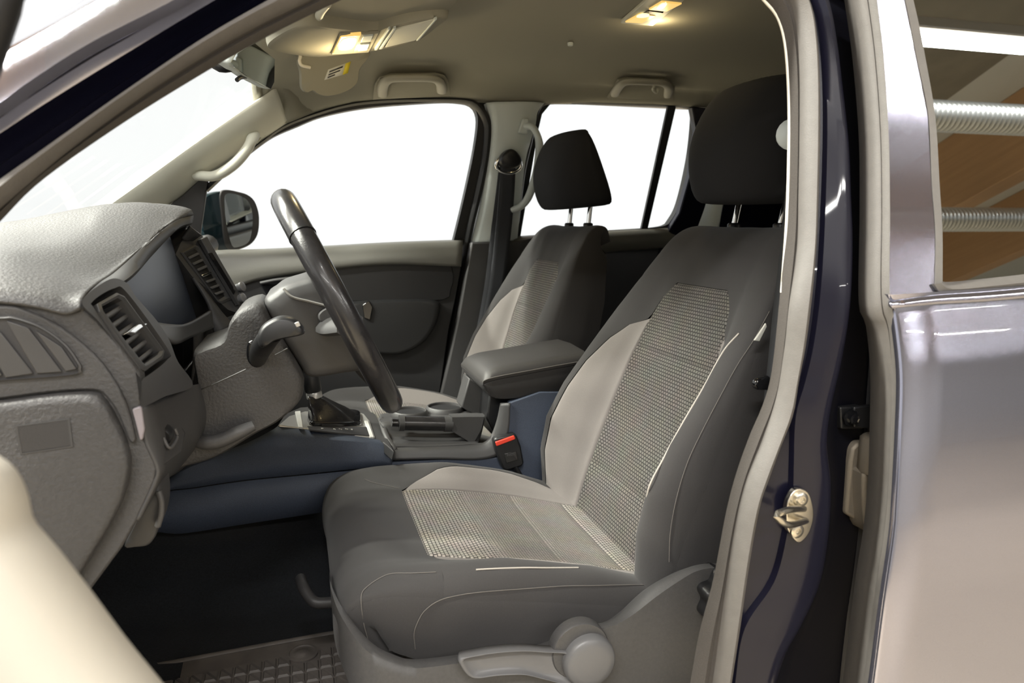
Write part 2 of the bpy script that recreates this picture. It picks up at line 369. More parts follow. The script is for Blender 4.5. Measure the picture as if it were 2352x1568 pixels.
seal_rows = [[p + Vector((0, 0.02, 0)) for p in so], so, bulge(so, si, 0.012, 0.2), bulge(so, si, 0.017, 0.5), bulge(so, si, 0.011, 0.85), si, [p + Vector((0, 0.006, 0)) for p in si]]
strip('seal_tube', seal_rows, M['rubber'], door_seal)
off = Vector((0, 0.012, 0))
strip('seal_lip', [[p + Vector((0, 0.001, 0)) for p in si], bulge(si, li, -0.002, 0.15), bulge(si, li, 0.006, 0.55), li, [p + Vector((0, 0.004, 0)) for p in li]], M['lip'], door_seal, label='darker flocked inner lip of the seal')

near = root('wall_left', 'dark navy painted door frame and pillars of the driver side', 'car body', (0.4, 0.75, 0.7), kind='structure')
C0 = [(-120, 195), (0, 127), (60, 96), (156, 45), (233, 0), (420, -110), (700, -230)]
K0 = [(-120, 305), (0, 236), (60, 192), (204, 100), (399, 0), (560, -90), (860, -200)]
K1 = [(-120, 380), (0, 306), (100, 240), (271, 134), (494, 0), (640, -80), (920, -190)]
SOa = [(-120, 500), (0, 411), (128, 322), (319, 188), (478, 80), (615, 0), (760, -80), (1000, -170)]
ca = [cr(C(c, fn=PN, off=o), 60) for c, o in ((C0, 0.10), (C0, 0.05), (K0, -0.028))]
def mixr(a, b, t, dy): return [p.lerp(q, t) + Vector((0, dy, 0)) for p, q in zip(a, b)]
strip('windscreen_pillar_skin', [[p + Vector((-0.05, 0.06, 0)) for p in ca[0]], ca[0], mixr(ca[0], ca[2], 0.12, -0.03), mixr(ca[0], ca[2], 0.5, -0.035), ca[2], [p + Vector((0.004, 0.012, -0.004)) for p in ca[2]]], M['paint'], near)
cb = [cr(C(c, fn=PN, off=o), 60) for c, o in ((K0, -0.010), (K1, -0.005), (SOa, 0.012))]
gr = [p + Vector((0.004, 0.012, -0.004)) for p in ca[2]]
strip('gutter_groove', [gr, [p + Vector((0, 0.006, 0)) for p in cb[0]]], M['black_rubber'], near)
strip('roof_rail_paint', [[p + Vector((0, 0.01, 0)) for p in cb[0]], mixr(cb[0], cb[1], 0.12, -0.012), mixr(cb[0], cb[1], 0.4, -0.004), mixr(cb[0], cb[1], 0.62, -0.008), mixr(cb[0], cb[1], 0.85, -0.002), cb[1]], M['paint'], near)
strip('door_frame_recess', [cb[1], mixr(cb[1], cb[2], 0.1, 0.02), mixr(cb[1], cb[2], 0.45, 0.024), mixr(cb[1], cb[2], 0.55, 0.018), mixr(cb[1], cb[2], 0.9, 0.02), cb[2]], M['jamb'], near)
# door pillar between the front doorway and the rear door
SOb = [(1790, -90), (1848, 0), (1868, 89), (1875, 223), (1873, 402), (1862, 625), (1845, 776), (1826, 872), (1814, 949), (1784, 1025), (1757, 1102), (1738, 1159), (1713, 1300), (1695, 1427), (1673, 1568), (1655, 1680)]
RD = [(1860, -90), (1897, 0), (1915, 89), (1929, 201), (1943, 330), (1948, 447), (1952, 560), (1946, 700), (1925, 826), (1899, 937), (1889, 1025), (1899, 1113), (1895, 1219), (1874, 1339), (1829, 1437), (1790, 1503), (1766, 1568), (1735, 1680)]
CRs = [(1800, -90), (1858, 0), (1880, 89), (1889, 223), (1887, 402), (1876, 625), (1859, 776), (1838, 872), (1816, 950), (1811, 1060), (1808, 1130), (1794, 1225), (1765, 1330), (1696, 1437), (1676, 1568), (1658, 1680)]
GP = [(2010, -90), (2012, 0), (2030, 134), (2044, 313), (2046, 491), (2044, 700), (2061, 757), (2071, 872), (2069, 1006), (2065, 1121), (2054, 1235), (2035, 1354), (2020, 1473), (2008, 1568), (1990, 1680)]
N2 = 90
s_ = cr(C(SOb, fn=PN, off=0.014), N2); c_ = cr(C(CRs, fn=PN, off=0.010), N2); r_ = cr(C(RD, fn=PN, off=-0.004), N2); g_ = cr(C(GP, fn=PN, off=0.09), N2)
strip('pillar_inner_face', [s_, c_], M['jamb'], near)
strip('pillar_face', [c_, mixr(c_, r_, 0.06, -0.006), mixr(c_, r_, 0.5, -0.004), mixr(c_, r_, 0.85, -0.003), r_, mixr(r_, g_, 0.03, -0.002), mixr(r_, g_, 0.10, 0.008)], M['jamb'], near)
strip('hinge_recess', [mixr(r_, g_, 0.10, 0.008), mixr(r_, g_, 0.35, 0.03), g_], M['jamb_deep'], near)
edge = cr(C([(1722, -40), (1755, 0), (1786, 38), (1803, 96), (1811, 191), (1813, 319), (1808, 500), (1796, 672)], fn=PN, off=0.019), 60)
tube('pillar_trim_edge', edge, 0.0021, M['cream'], near, raw=True, seg=8, label='thin cream edge of the inner pillar trim')
rf = []
for X in (0.02, 0.15, 0.4, 1.0, 1.7, 2.5):
    d = max(0.0, 0.35 - X) * 0.12
    rf.append([Vector((X, y, z - d)) for y, z in ((0.79, 1.915), (0.80, 1.935), (0.86, 1.965), (1.1, 2.005), (1.575, 2.02), (2.05, 2.005), (2.27, 1.965), (2.33, 1.93))])
loft('roof_skin', rf, M['paint'], near, thick=0.004)
# closure under the doorway and behind it, out of the picture but real
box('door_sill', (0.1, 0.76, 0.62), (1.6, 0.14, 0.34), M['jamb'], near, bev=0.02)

# ------------------------------------------------------------------ striker, check arm, hinge on the pillar
st = root('door_striker', 'shiny zinc door striker loop bolted to the dark door pillar', 'striker', PN(1832, 1240, 0.0))
def sp(px, py, o=-0.002): return PN(px, py, o)
pl = [(1838, 1122), (1858, 1132), (1868, 1165), (1868, 1195), (1858, 1225), (1843, 1243), (1832, 1245), (1815, 1225), (1808, 1205), (1808, 1160), (1822, 1130)]
plate('striker_plate', [sp(*p, -0.006) for p in pl], (0, 0.008, 0), M['steel'], st, bev=0.0012, smooth=40)
for bx, by in ((1841, 1147), (1831, 1219)):
    bc = sp(bx, by, -0.008)
    lathe('striker_bolt', [(0.0085, 0.004), (0.0085, -0.001), (0.0065, -0.0025), (0.0035, -0.0025), (0.003, -0.0005)], bc, (0, 1, 0), M['steel'], st, seg=20)
la, lb = sp(1846, 1168, -0.006), sp(1851, 1196, -0.006)
tube('striker_loop', [la, PY(1815, 1170, 0.655), PY(1786, 1180, 0.640), PY(1786, 1190, 0.638), PY(1812, 1205, 0.65), lb], 0.0038, M['steel'], st, n=30, seg=10)
chk = root('door_check_arm', 'black door check strap with bolt between dark pillar and rear door', 'door check', PN(1960, 985, 0.05))
plate('check_bracket', [PN(x, y, 0.052) for x, y in ((1930, 935), (1985, 933), (1985, 985), (1932, 985))], (0, 0.02, 0), M['black'], chk, bev=0.002)
plate('check_strap', [PN(x, y, 0.047) for x, y in ((1962, 935), (2005, 930), (2060, 945), (2060, 1005), (2010, 985), (1962, 982))], (0, 0.008, 0), M['black'], chk, bev=0.002)
bc = PN(1951, 958, 0.05)
lathe('check_bolt', [(0.011, 0), (0.011, -0.003), (0.007, -0.0035), (0.007, -0.010), (0.004, -0.011)], bc, (0, 1, 0), M['gloss_black'], chk, seg=8, smooth=False)
hg = root('hinge_bracket', 'dusty grey brown rear door hinge below the check strap', 'hinge', PN(1990, 1220, 0.05))
plate('hinge_leaf', [PN(x, y, 0.055) for x, y in ((1953, 1060), (1958, 1030), (1972, 1016), (1995, 1015), (2020, 1020), (2020, 1195), (1975, 1200), (1943, 1180))], (0, 0.03, 0), M['hinge'], hg, bev=0.004, smooth=None)
lathe('hinge_pin', [(0.014, 0), (0.016, 0.004), (0.016, 0.046), (0.012, 0.05)], PN(1999, 1085, 0.04), (0.02, 0, 1), M['hinge'], hg, seg=8)
plate('hinge_knuckle', [PN(x, y, 0.035) for x, y in ((1985, 1082), (1998, 1085), (2008, 1080), (2060, 1085), (2060, 1240), (2010, 1230), (1992, 1215), (1985, 1160))], (0, 0.035, 0), M['hinge'], hg, bev=0.006, smooth=30)

# ================================================================== rear door (driver side)
rd = root('door_1', 'closed navy rear door with tinted window, mirroring the hall', 'car door', PY(2200, 1600, 0.68), kind='structure')
DLs = [(2040, 676), (2050, 705), (2061, 776), (2069, 872), (2065, 1006), (2057, 1159), (2051, 1234), (2029, 1384), (2005, 1568), (1985, 1700), (1960, 1900)]
def dy_(z): return interp(z, [(0.7, 0.63), (0.85, 0.618), (0.97, 0.612), (1.1, 0.614), (1.2, 0.622), (1.3, 0.635), (1.4, 0.652), (1.46, 0.668)])
dl = []
for x, y in DLs:
    p = PY(x, y, 0.64)
    for _ in range(4): p = PY(x, y, dy_(p.z))
    dl.append(p)
dlc = cr(dl, 50); rows = []
for p in dlc:
    q = p + Vector((0.9, 0.012, 0.012 + 0.02 * (p.z - 1.0)))
    r = [p + Vector((0.001, 0.008, 0)), p + Vector((-0.0002, 0.003, 0)), p + Vector((0.0003, 0.0005, 0)), p + Vector((0.004, -0.0025, 0))]
    a = p + Vector((0.004, -0.0025, 0))
    r += [a.lerp(q, t) for t in (0.06, 0.2, 0.4, 0.6, 0.8, 1.0)]
    rows.append(r)
loft('door_skin', rows, M['paint'], rd, auto=70)
DSL = [(1950, -90), (1964, 0), (1982, 134), (1996, 313), (1998, 491), (1996, 700), (2013, 757), (2023, 872), (2021, 1006), (2017, 1121), (2006, 1235), (1987, 1354), (1972, 1473), (1960, 1568), (1945, 1680)]
DSR = [(1998, -90), (2011, 0), (2027, 134), (2038, 313), (2041, 491), (2041, 670), (2058, 757), (2070, 872), (2068, 1006), (2063, 1121), (2052, 1235), (2034, 1354), (2020, 1473), (2006, 1568), (1992, 1680)]
a_ = cr(C(DSL, fn=PN, off=-0.012), 90)
b_ = []
for p in cr(C(DSR, fn=PN, off=-0.030), 90): b_.append(p)
b2 = []
for x, y in DSR:
    p = PN(x, y, -0.030)
    if p.z < 1.47:
        for _ in range(4): p = PY(x, y, dy_(p.z) + 0.006)
    b2.append(p)
b_ = follow(a_, b2)
seal2 = root('rear_door_seal', 'pale brown rubber seal along the front edge of the rear door', 'seal', (0.68, 0.68, 0.9))
loft('seal_strip', [[p + Vector((0.012, 0.03, 0)) for p in a_], [p + Vector((0.001, 0.006, 0)) for p in a_], a_, mixr(a_, b_, 0.2, -0.008), mixr(a_, b_, 0.4, -0.006), mixr(a_, b_, 0.5, -0.001), mixr(a_, b_, 0.62, -0.007), mixr(a_, b_, 0.9, -0.005), mixr(a_, b_, 1.0, 0.004)], M['rubber'], seal2)
# window frame, glass and trims on the leaning upper plane
def PW(px, py, off=0.0): return PP(px, py, (0, 0.672 + off, 1.463), (0, 1, -0.22))
post = [(1990, -80), (2011, 0), (2027, 156), (2038, 313), (2041, 536), (2040, 690), (2150, 674), (2150, 536), (2142, 424), (2134, 268), (2107, 134), (2080, 0), (2058, -80)]
plate('window_post', [PW(x, y) for x, y in post], (0, 0.02, 0), M['paint'], rd, bev=0.002)
tl = cr(C([(2058, -80), (2080, 0), (2107, 134), (2134, 268), (2142, 424), (2150, 536), (2148, 660)], fn=PW, off=-0.001), 50)
tr = cr(C([(2074, -80), (2096, 0), (2121, 112), (2145, 290), (2156, 447), (2160, 540), (2162, 648)], fn=PW, off=0.006), 50)
loft('window_seal', [[p + Vector((0, 0.015, 0)) for p in tl], tl, mixr(tl, tr, 0.5, -0.006), tr, [p + Vector((0, 0.015, 0)) for p in tr]], M['rubber'], rd)
bl = cr(C([(2146, 652), (2156, 668), (2185, 674), (2260, 667), (2352, 657), (2560, 632), (2900, 595)], fn=PW, off=-0.004), 60)
bu = cr(C([(2160, 645), (2170, 648), (2200, 647), (2260, 641), (2352, 631), (2560, 608), (2900, 570)], fn=PW, off=0.004), 60)
loft('belt_seal', [[p + Vector((0, 0.01, 0)) for p in bl], bl, mixr(bl, bu, 0.4, -0.006), mixr(bl, bu, 0.7, -0.004), bu, [p + Vector((0, 0.015, 0)) for p in bu]], M['rubber'], rd)
gl = [(2074, -80), (2096, 0), (2121, 112), (2145, 290), (2156, 447), (2162, 650), (2352, 636), (2900, 580), (2900, -300), (2400, -200)]
plate('window_pane', [PW(x, y, 0.008) for x, y in gl], (0, 0.004, 0), M['tint'], rd, smooth=None, auto=20)
shoulder = [(2040, 690), (2150, 674), (2180, 678), (2352, 660), (2900, 598), (2900, 625), (2352, 684), (2050, 707)]
rib('belt_moulding', [C([(2038, 690), (2150, 675), (2352, 659), (2900, 600)], fn=PW, off=0.004), C([(2042, 698), (2150, 684), (2352, 669), (2900, 612)], fn=PW, off=-0.010), C([(2048, 708), (2150, 698), (2352, 684), (2900, 628)], fn=PW, off=-0.010)], M['paint'], rd, n=30, sub=3)
box('inner_panel', (1.25, 0.80, 1.13), (1.1, 0.06, 0.66), M['dark_plastic'], rd, bev=0.01)
# ================================================================== cabin shell: headliner, floor, far side
far = root('wall_right', 'pale pillars and dark door frame of the passenger side', 'car body', (0.5, 2.3, 0.8), kind='structure')
TOPE = [(560, 345), (600, 322), (661, 281), (775, 242), (865, 228), (983, 224), (1078, 226), (1110, 233), (1180, 236), (1247, 236), (1400, 233), (1590, 241), (1760, 262)]
te = [PF(x, y, 0.012) for x, y in TOPE]
def ztop(X):
    t = [(p.x, p.z) for p in te]; return interp(X, t)
def ytop(X):
    t = [(p.x, p.y) for p in te]; return interp(X, t)
# headliner
rows = []
XS = [-0.062, -0.045, -0.02, 0.04, 0.10, 0.18, 0.3, 0.45, 0.6, 0.75, 0.9, 1.1, 1.3, 1.5, 1.7, 1.85]
for X in XS:
    ze = ztop(X); ye = ytop(X)
    d = max(0.0, min(1.0, (0.22 - X) / 0.4)); d = d * d * (3 - 2 * d)
    zc = 1.968 - 0.075 * d
    zn = 1.872 - 0.06 * d; yn = 0.855 - 0.02 * d
    r = [(X, yn - 0.03, zn - 0.03), (X, yn, zn), (X, yn + 0.04, zn + 0.035), (X, yn + 0.12, zc - 0.028), (X, yn + 0.25, zc - 0.010), (X, 1.3, zc), (X, 1.575, zc + 0.004), (X, 1.85, zc), (X, 2.0, zc - 0.006), (X, 2.075, zc - 0.018), (X, 2.12, max(ze + 0.035, zc - 0.04)), (X, ye - 0.035, ze + 0.02), (X, ye - 0.004, ze + 0.002), (X, ye + 0.03, ze)]
    rows.append(cr(r, 70))
ceil = loft('ceiling', rows, M['headliner'], thick=0.012, toff=-1); struct(ceil, 'olive beige cloth headliner over the whole cabin', 'ceiling')
# pillar trims
UA = [(200, 512), (252, 472), (319, 424), (446, 332), (542, 265), (599, 226), (634, 201)]
LA = [(330, 520), (383, 472), (411, 453), (462, 411), (497, 389), (558, 348), (606, 319), (661, 282)]
def lin(c, offs): n = len(c); return [(x, y, offs[0] + (offs[1] - offs[0]) * i / (n - 1)) for i, (x, y) in enumerate(c)]
ua = cr(C(lin(UA, (0.12, 0.10)), fn=PF), 50); la_ = cr(C(lin(LA, (0.0, 0.01)), fn=PF), 50)
loft('windscreen_pillar_trim', [[p + Vector((-0.02, 0.05, 0.0)) for p in ua], ua, mixr(ua, la_, 0.12, -0.012), mixr(ua, la_, 0.5, -0.026), mixr(ua, la_, 0.88, -0.014), la_, [p + Vector((0.0, 0.03, 0)) for p in la_]], M['light_trim'], far, thick=0.003)
# header corner between windscreen, pillar and headliner
hc = [C([(634, 201), (648, 240), (661, 282)], fn=PF, off=0.06), [PF(634, 201, 0.12), PF(655, 235, 0.08), PF(675, 275, 0.02)], [Vector((-0.05, 2.03, 1.905)), Vector((0.0, 2.10, 1.90)), PF(720, 258, 0.02)]]
rib('header_corner', hc[:1] + hc[2:], M['headliner'], far, n=12, sub=1)
hr0 = [Vector(p) for p in rows[0]]
struct(loft('trim_header', [[p + Vector((0.0, 0, 0.0)) for p in hr0], [p + Vector((-0.012, 0, -0.004)) for p in hr0], [p + Vector((-0.022, 0, 0.004)) for p in hr0], [p + Vector((-0.024, 0, 0.02)) for p in hr0]], M['headliner'], thick=0.003), 'beige rolled headliner edge along the top of the windscreen', 'trim')
# window seals of the far doors: black rubber rings
def ring(name, outer, inner, n, mt, par, fo=0.0, fi=0.0, bul=0.008):
    a = cr(C(outer, fn=PF, off=fo), n, True); b = cr(C(inner, fn=PF, off=fi), n, True)
    return loft(name, [[p + Vector((0, 0.02, 0)) for p in a], a, mixr(a, b, 0.5, -bul), b, [p + Vector((0, 0.02, 0)) for p in b]], mt, par, cv=True)
fd = root('door_2', 'closed passenger front door with grey sill and black map pocket', 'car door', PF(800, 900, 0.0), kind='structure')
sealo = cr(C([(470, 440), (540, 372), (600, 324), (661, 282), (775, 243), (865, 228), (983, 225), (1078, 227), (1110, 246), (1127, 275), (1129, 303), (1123, 367), (1108, 440), (1091, 510), (1078, 570), (1062, 640), (1050, 720), (1030, 830), (1015, 930)], fn=PF, off=0.012), 110)
seali = cr(C([(476, 440), (545, 376), (605, 328), (664, 289), (776, 251), (866, 237), (983, 233), (1070, 236), (1095, 252), (1110, 280), (1113, 305), (1107, 367), (1092, 440), (1076, 510), (1063, 570), (1052, 640), (1040, 720), (1018, 830), (1003, 930)], fn=PF, off=0.006), 110)
loft('door_frame_seal', [[p + Vector((0, 0.03, 0)) for p in sealo], sealo, mixr(sealo, seali, 0.5, -0.006), seali, [p + Vector((0, 0.03, 0)) for p in seali]], M['black_rubber'], far)
fo = cr(C([(476, 440), (545, 376), (605, 328), (664, 289), (776, 251), (866, 237), (983, 233), (1070, 236), (1095, 252), (1110, 280), (1113, 305), (1107, 367), (1092, 440), (1076, 510), (1063, 570)], fn=PF, off=-0.006), 100)
fi = cr(C([(476, 421), (560, 362), (622, 317), (682, 290), (745, 266), (850, 246), (1000, 234.5), (1060, 236), (1085, 244), (1096, 263), (1097, 290), (1090, 340), (1078, 400), (1060, 480), (1042, 553)], fn=PF, off=-0.006), 100)
loft('window_frame', [[p + Vector((0, 0.01, 0)) for p in fo], fo, fi, [p + Vector((0, 0.03, 0)) for p in fi]], M['black_rubber'], fd)
sail = [(384, 474), (420, 448), (462, 408), (480, 396), (470, 470), (462, 525), (455, 590), (400, 590)]
plate('mirror_corner', [PF(x, y, 0.01) for x, y in sail], (0, 0.02, 0), M['dark_plastic'], fd, bev=0.002)
plate('window_pane', [PF(x, y, -0.012) for x, y in ((462, 585), (462, 430), (560, 360), (682, 286), (745, 262), (850, 242), (1000, 230), (1080, 236), (1100, 262), (1100, 300), (1060, 490), (1040, 560))], (0, 0.004, 0), M['glass'], fd)
# sill pad and door trim
sy = [[(430, 590), (502, 577), (600, 574), (757, 566), (900, 558), (1063, 552)], [(430, 606), (502, 586), (600, 582), (757, 573), (900, 566), (1063, 559)], [(430, 640), (510, 630), (604, 617), (760, 604), (900, 592), (1061, 585)], [(430, 690), (520, 668), (604, 640), (760, 618), (900, 607), (1059, 612)]]
offs = [0.0, 0.035, 0.05, 0.045]
prs = [[PY(x, y, 2.30 - o) for x, y in c] for c, o in zip(sy, offs)]
rib('sill_pad', [[p + Vector((0, 0.04, 0.0)) for p in prs[0]]] + prs, M['door_pad'], fd, n=40, sub=4)
pan = [(420, 640), (520, 622), (700, 606), (900, 592), (1060, 585), (1058, 620), (1045, 690), (1030, 760), (1014, 872), (1005, 930), (700, 960), (420, 960)]
plate('door_trim', [PY(x, y, 2.268) for x, y in pan], (0, 0.03, 0), M['door_dark'], fd, bev=0.002)
ins = [(557, 700), (558, 660), (578, 636), (604, 624), (696, 617), (782, 608), (900, 600), (1012, 596), (1035, 608), (1043, 636), (1035, 668), (1012, 690), (830, 692), (700, 700)]
plate('armrest_recess', [PY(x, y, 2.262) for x, y in ins], (0, 0.02, 0), M['black'], fd, bev=0.003, smooth=60)
pk = [(780, 700), (830, 691), (950, 687), (1000, 690), (1012, 702), (1004, 739), (990, 765), (974, 785), (942, 805), (897, 815), (800, 800), (770, 740)]
puff('map_pocket', [PY(x, y, 2.255) for x, y in pk], [(0.02, 1), (0.0, 1.0), (-0.012, 0.975), (-0.018, 0.93), (-0.019, 0.85)], M['pocket'], fd, smooth=60)
plate('pull_bezel', [PY(x, y, 2.252) for x, y in ((596, 650), (604, 646), (700, 636), (720, 640), (720, 690), (640, 690), (612, 676))], (0, 0.02, 0), M['gloss_black'], fd, bev=0.002)
tube('pull_lip', [PY(598, 650, 2.245), PY(640, 642, 2.240), PY(720, 634, 2.240)], 0.005, M['dash_smooth'], fd, n=16)
plate('lock_button', [PY(x, y, 2.23) for x, y in ((832, 700), (848, 690), (856, 705), (850, 735), (836, 730))], (0, 0.02, 0), M['gloss_black'], fd, bev=0.002)
# far B pillar
bl_ = [(1118, 236), (1129, 280), (1128, 330), (1118, 400), (1103, 480), (1084, 558)]
br_ = [(1250, 236), (1234, 258), (1229, 290), (1218, 325), (1204, 385), (1187, 556)]
a1 = cr(C(bl_, fn=PF, off=0.014), 40); a2 = cr(C(br_, fn=PF, off=0.014), 40)
loft('door_pillar_trim', [[p + Vector((0, 0.03, 0)) for p in a1], a1, mixr(a1, a2, 0.12, -0.016), mixr(a1, a2, 0.5, -0.024), mixr(a1, a2, 0.8, -0.018), a2, [p + Vector((0, 0.04, 0)) for p in a2]], M['bpillar'], far, thick=0.002)
plate('pillar_backing', [PF(x, y, -0.03) for x, y in ((1090, 222), (1275, 226), (1245, 262), (1236, 300), (1195, 545), (1092, 545), (1128, 330))], (0, 0.01, 0), M['black'], far)
lo = [(1083, 556), (1187, 553), (1230, 545), (1230, 700), (1200, 960), (1000, 960), (1030, 830), (1052, 730)]
plate('door_pillar_lower_trim', [PY(x, y, 2.255) for x, y in lo], (0, 0.04, 0), M['dash_smooth'], far, bev=0.006)
# far rear door
rr = root('door_3', 'closed passenger rear door with split window behind the seats', 'car door', PF(1400, 900, 0.0), kind='structure')
o2 = [(1250, 232), (1320, 230), (1420, 231), (1530, 236), (1600, 241), (1606, 262), (1596, 330), (1584, 400), (1570, 470), (1552, 518), (1530, 535), (1470, 540), (1350, 550), (1180, 560), (1187, 520), (1200, 400), (1220, 318), (1230, 285), (1236, 255)]
i2 = [(1262, 238), (1320, 236.5), (1420, 239), (1530, 243), (1583, 246), (1595, 258), (1590, 330), (1578, 400), (1560, 470), (1543, 503), (1527, 518), (1470, 525), (1350, 532), (1190, 543), (1193, 510), (1207, 400), (1224, 322), (1230, 290), (1241, 252)]
a = cr(C(o2, fn=PF, off=0.0), 140, True); b = cr(C(i2, fn=PF, off=-0.004), 140, True)
loft('window_frame', [[p + Vector((0, 0.02, 0)) for p in a], a, mixr(a, b, 0.5, -0.004), b, [p + Vector((0, 0.03, 0)) for p in b]], M['black_rubber'], rr, cv=True)
plate('quarter_bar', [PF(x, y, -0.006) for x, y in ((1535, 243), (1553, 245), (1488, 525), (1473, 527))], (0, 0.012, 0), M['black_rubber'], rr, bev=0.001)
plate('window_pane', [PF(x, y, -0.014) for x, y in ((1255, 233), (1545, 240), (1478, 530), (1180, 545), (1200, 400))], (0, 0.004, 0), M['glass'], rr)
plate('quarter_pane', [PF(x, y, -0.014) for x, y in ((1548, 240), (1596, 246), (1592, 330), (1560, 480), (1535, 522), (1482, 530))], (0, 0.004, 0), M['glass'], rr)
s2 = [[(1180, 545), (1390, 531), (1560, 521), (1680, 515)], [(1180, 552), (1390, 538), (1560, 528), (1680, 522)], [(1180, 575), (1390, 560), (1560, 548), (1680, 540)], [(1180, 600), (1390, 580), (1560, 566), (1680, 556)]]
pr2 = [[PY(x, y, 2.30 - o) for x, y in c] for c, o in zip(s2, (0.0, 0.03, 0.04, 0.03))]
rib('sill_pad', [[p + Vector((0, 0.04, 0.0)) for p in pr2[0]]] + pr2, M['door_pad'], rr, n=24, sub=4)
box('door_trim', (1.15, 2.30, 1.15), (0.9, 0.03, 0.66), M['black'], rr, bev=0.01)
# rear pillar and cab back
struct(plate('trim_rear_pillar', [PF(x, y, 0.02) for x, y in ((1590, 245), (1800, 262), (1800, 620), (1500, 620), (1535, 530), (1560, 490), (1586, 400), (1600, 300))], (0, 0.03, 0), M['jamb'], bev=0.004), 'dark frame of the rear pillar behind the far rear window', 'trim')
struct(rib('trim_rear_corner', [[PY(1628, 430, 2.02), PY(1622, 470, 2.02), PY(1600, 530, 2.02)], [PY(1668, 430, 1.98), PY(1660, 470, 1.98), PY(1650, 530, 1.98)]], M['bpillar'], n=10, sub=1, thick=0.01), 'pale strip of rear corner trim behind the driver headrest', 'trim')
back = box('wall_back', (1.86, 1.575, 1.40), (0.05, 1.6, 1.2), M['black']); struct(back, 'dark rear cab wall behind the back bench', 'wall')
# floor, tunnel and firewall carpet
fr = []
for X in (-0.75, -0.55, -0.42, -0.30, -0.1, 0.3, 0.8, 1.3, 1.84):
    z = interp(X, [(-0.75, 1.25), (-0.55, 1.02), (-0.42, 0.90), (-0.30, 0.83), (0, 0.80), (2, 0.80)])
    fr.append(cr([(X, 0.80, z + 0.02), (X, 0.86, z), (X, 1.1, z - 0.004), (X, 1.36, z), (X, 1.42, z + 0.04), (X, 1.46, z + 0.10), (X, 1.575, z + 0.12), (X, 1.70, z + 0.10), (X, 1.74, z + 0.03), (X, 2.0, z), (X, 2.28, z)], 40))
fl = loft('floor', fr, M['carpet'], thick=0.02); struct(fl, 'black carpet covering the cabin floor and footwell', 'floor')
struct(box('wall_front', (-0.80, 1.575, 1.2), (0.06, 1.5, 0.8), M['carpet']), 'black firewall behind the dashboard and pedals', 'wall')
box('body_side', (0.52, 2.345, 1.0), (2.7, 0.03, 0.9), M['black'], far, bev=0.01)
struct(box('wall_kick', (-0.55, 0.855, 1.1), (0.5, 0.02, 0.6), M['carpet']), 'black carpeted kick panel inside the driver footwell', 'wall')
# windscreen
ws = [PF(640, 200, 0.10), Vector((-0.03, 1.575, 1.895)), Vector((-0.03, 0.98, 1.865)), Vector((-0.75, 0.90, 1.46)), Vector((-0.92, 1.575, 1.46)), PF(215, 500, 0.10)]
wsb = [Vector((-0.62, 2.2, 1.47)), Vector((-0.80, 1.575, 1.47)), Vector((-0.62, 0.90, 1.47))]
wst = [Vector((-0.075, 2.08, 1.885)), Vector((-0.085, 1.575, 1.905)), Vector((-0.075, 1.0, 1.875))]
struct(rib('window_1', [wsb, wst], M['glass'], n=20, sub=1), 'clear raked windscreen beyond the dashboard', 'window')
# ================================================================== fittings overhead and on the far side
def PC(px, py, off=0.0): return PP(px, py, (0.11, 1.53, 1.885 - off), (-0.16, 0, 1))
oc = root('overhead_console', 'beige overhead console with map light and glasses box', 'console', PC(800, 100))
co = [(612, 112), (660, 126), (728, 133), (769, 129), (855, 119), (957, 97), (1005, 66), (1030, 41), (960, 46), (900, 60), (860, 72), (780, 66), (700, 60), (640, 84)]
puff('console_shell', [PC(x, y) for x, y in co], [(0.07, 1.02), (0.012, 1.0), (0.003, 0.985), (0.0, 0.95), (0.0, 0.7)], M['headliner'], oc, axis=(0, 0, 1), smooth=70)
plate('glasses_box_lid', [PC(x, y, 0.003) for x, y in ((884, 110), (905, 69), (1000, 46), (985, 62), (955, 93))], (0, 0, 0.01), M['light_trim'], oc, bev=0.002)
for q in (((860, 116), (866, 116), (897, 68), (892, 69)), ((871, 114), (878, 113), (910, 66), (904, 67)), ((956, 95), (962, 93), (1004, 45), (998, 47))):
    plate('lid_rib', [PC(x, y, 0.005) for x, y in q], (0, 0, 0.006), M['bpillar'], oc, bev=0.001)
dl1 = root('dome_lamp', 'lit front dome lamp glowing warm white on the overhead console', 'lamp', PC(796, 104, 0.004), group='lit cabin lamps')
plate('lamp_lens', [PC(x, y, 0.006) for x, y in ((764, 123), (782, 85), (830, 81), (812, 121))], (0, 0, 0.008), M['lamp'], dl1, bev=0.002)
plate('bulb_glow', [PC(x, y, 0.0075) for x, y in ((778, 114), (788, 92), (818, 89), (808, 112))], (0, 0, 0.003), M['lamp_hot'], dl1, smooth=20)
plate('lamp_frame', [PC(x, y, 0.004) for x, y in ((760, 126), (780, 82), (872, 76), (848, 121))], (0, 0, 0.006), M['headliner'], dl1, bev=0.002)
for q in (((828, 98), (834, 84), (858, 82), (852, 96)), ((822, 118), (827, 103), (850, 101), (844, 116))):
    plate('lamp_switch', [PC(x, y, 0.007) for x, y in q], (0, 0, 0.006), M['bpillar'], dl1, bev=0.0015)
def PR(px, py, off=0.0): return PZ(px, py, 1.964 - off)
dl2 = root('reading_lamp', 'lit pair of amber reading lamps in the headliner behind the seats', 'lamp', PR(1500, 28), group='lit cabin lamps')
plate('lamp_frame', [PR(x, y, 0.002) for x, y in ((1425, 54), (1492, -4), (1572, 2), (1500, 60))], (0, 0, 0.008), M['light_trim'], dl2, bev=0.002)
plate('lamp_lens', [PR(x, y, 0.005) for x, y in ((1436, 52), (1470, 33), (1506, 37), (1475, 54))], (0, 0, 0.006), M['lamp'], dl2, bev=0.001)
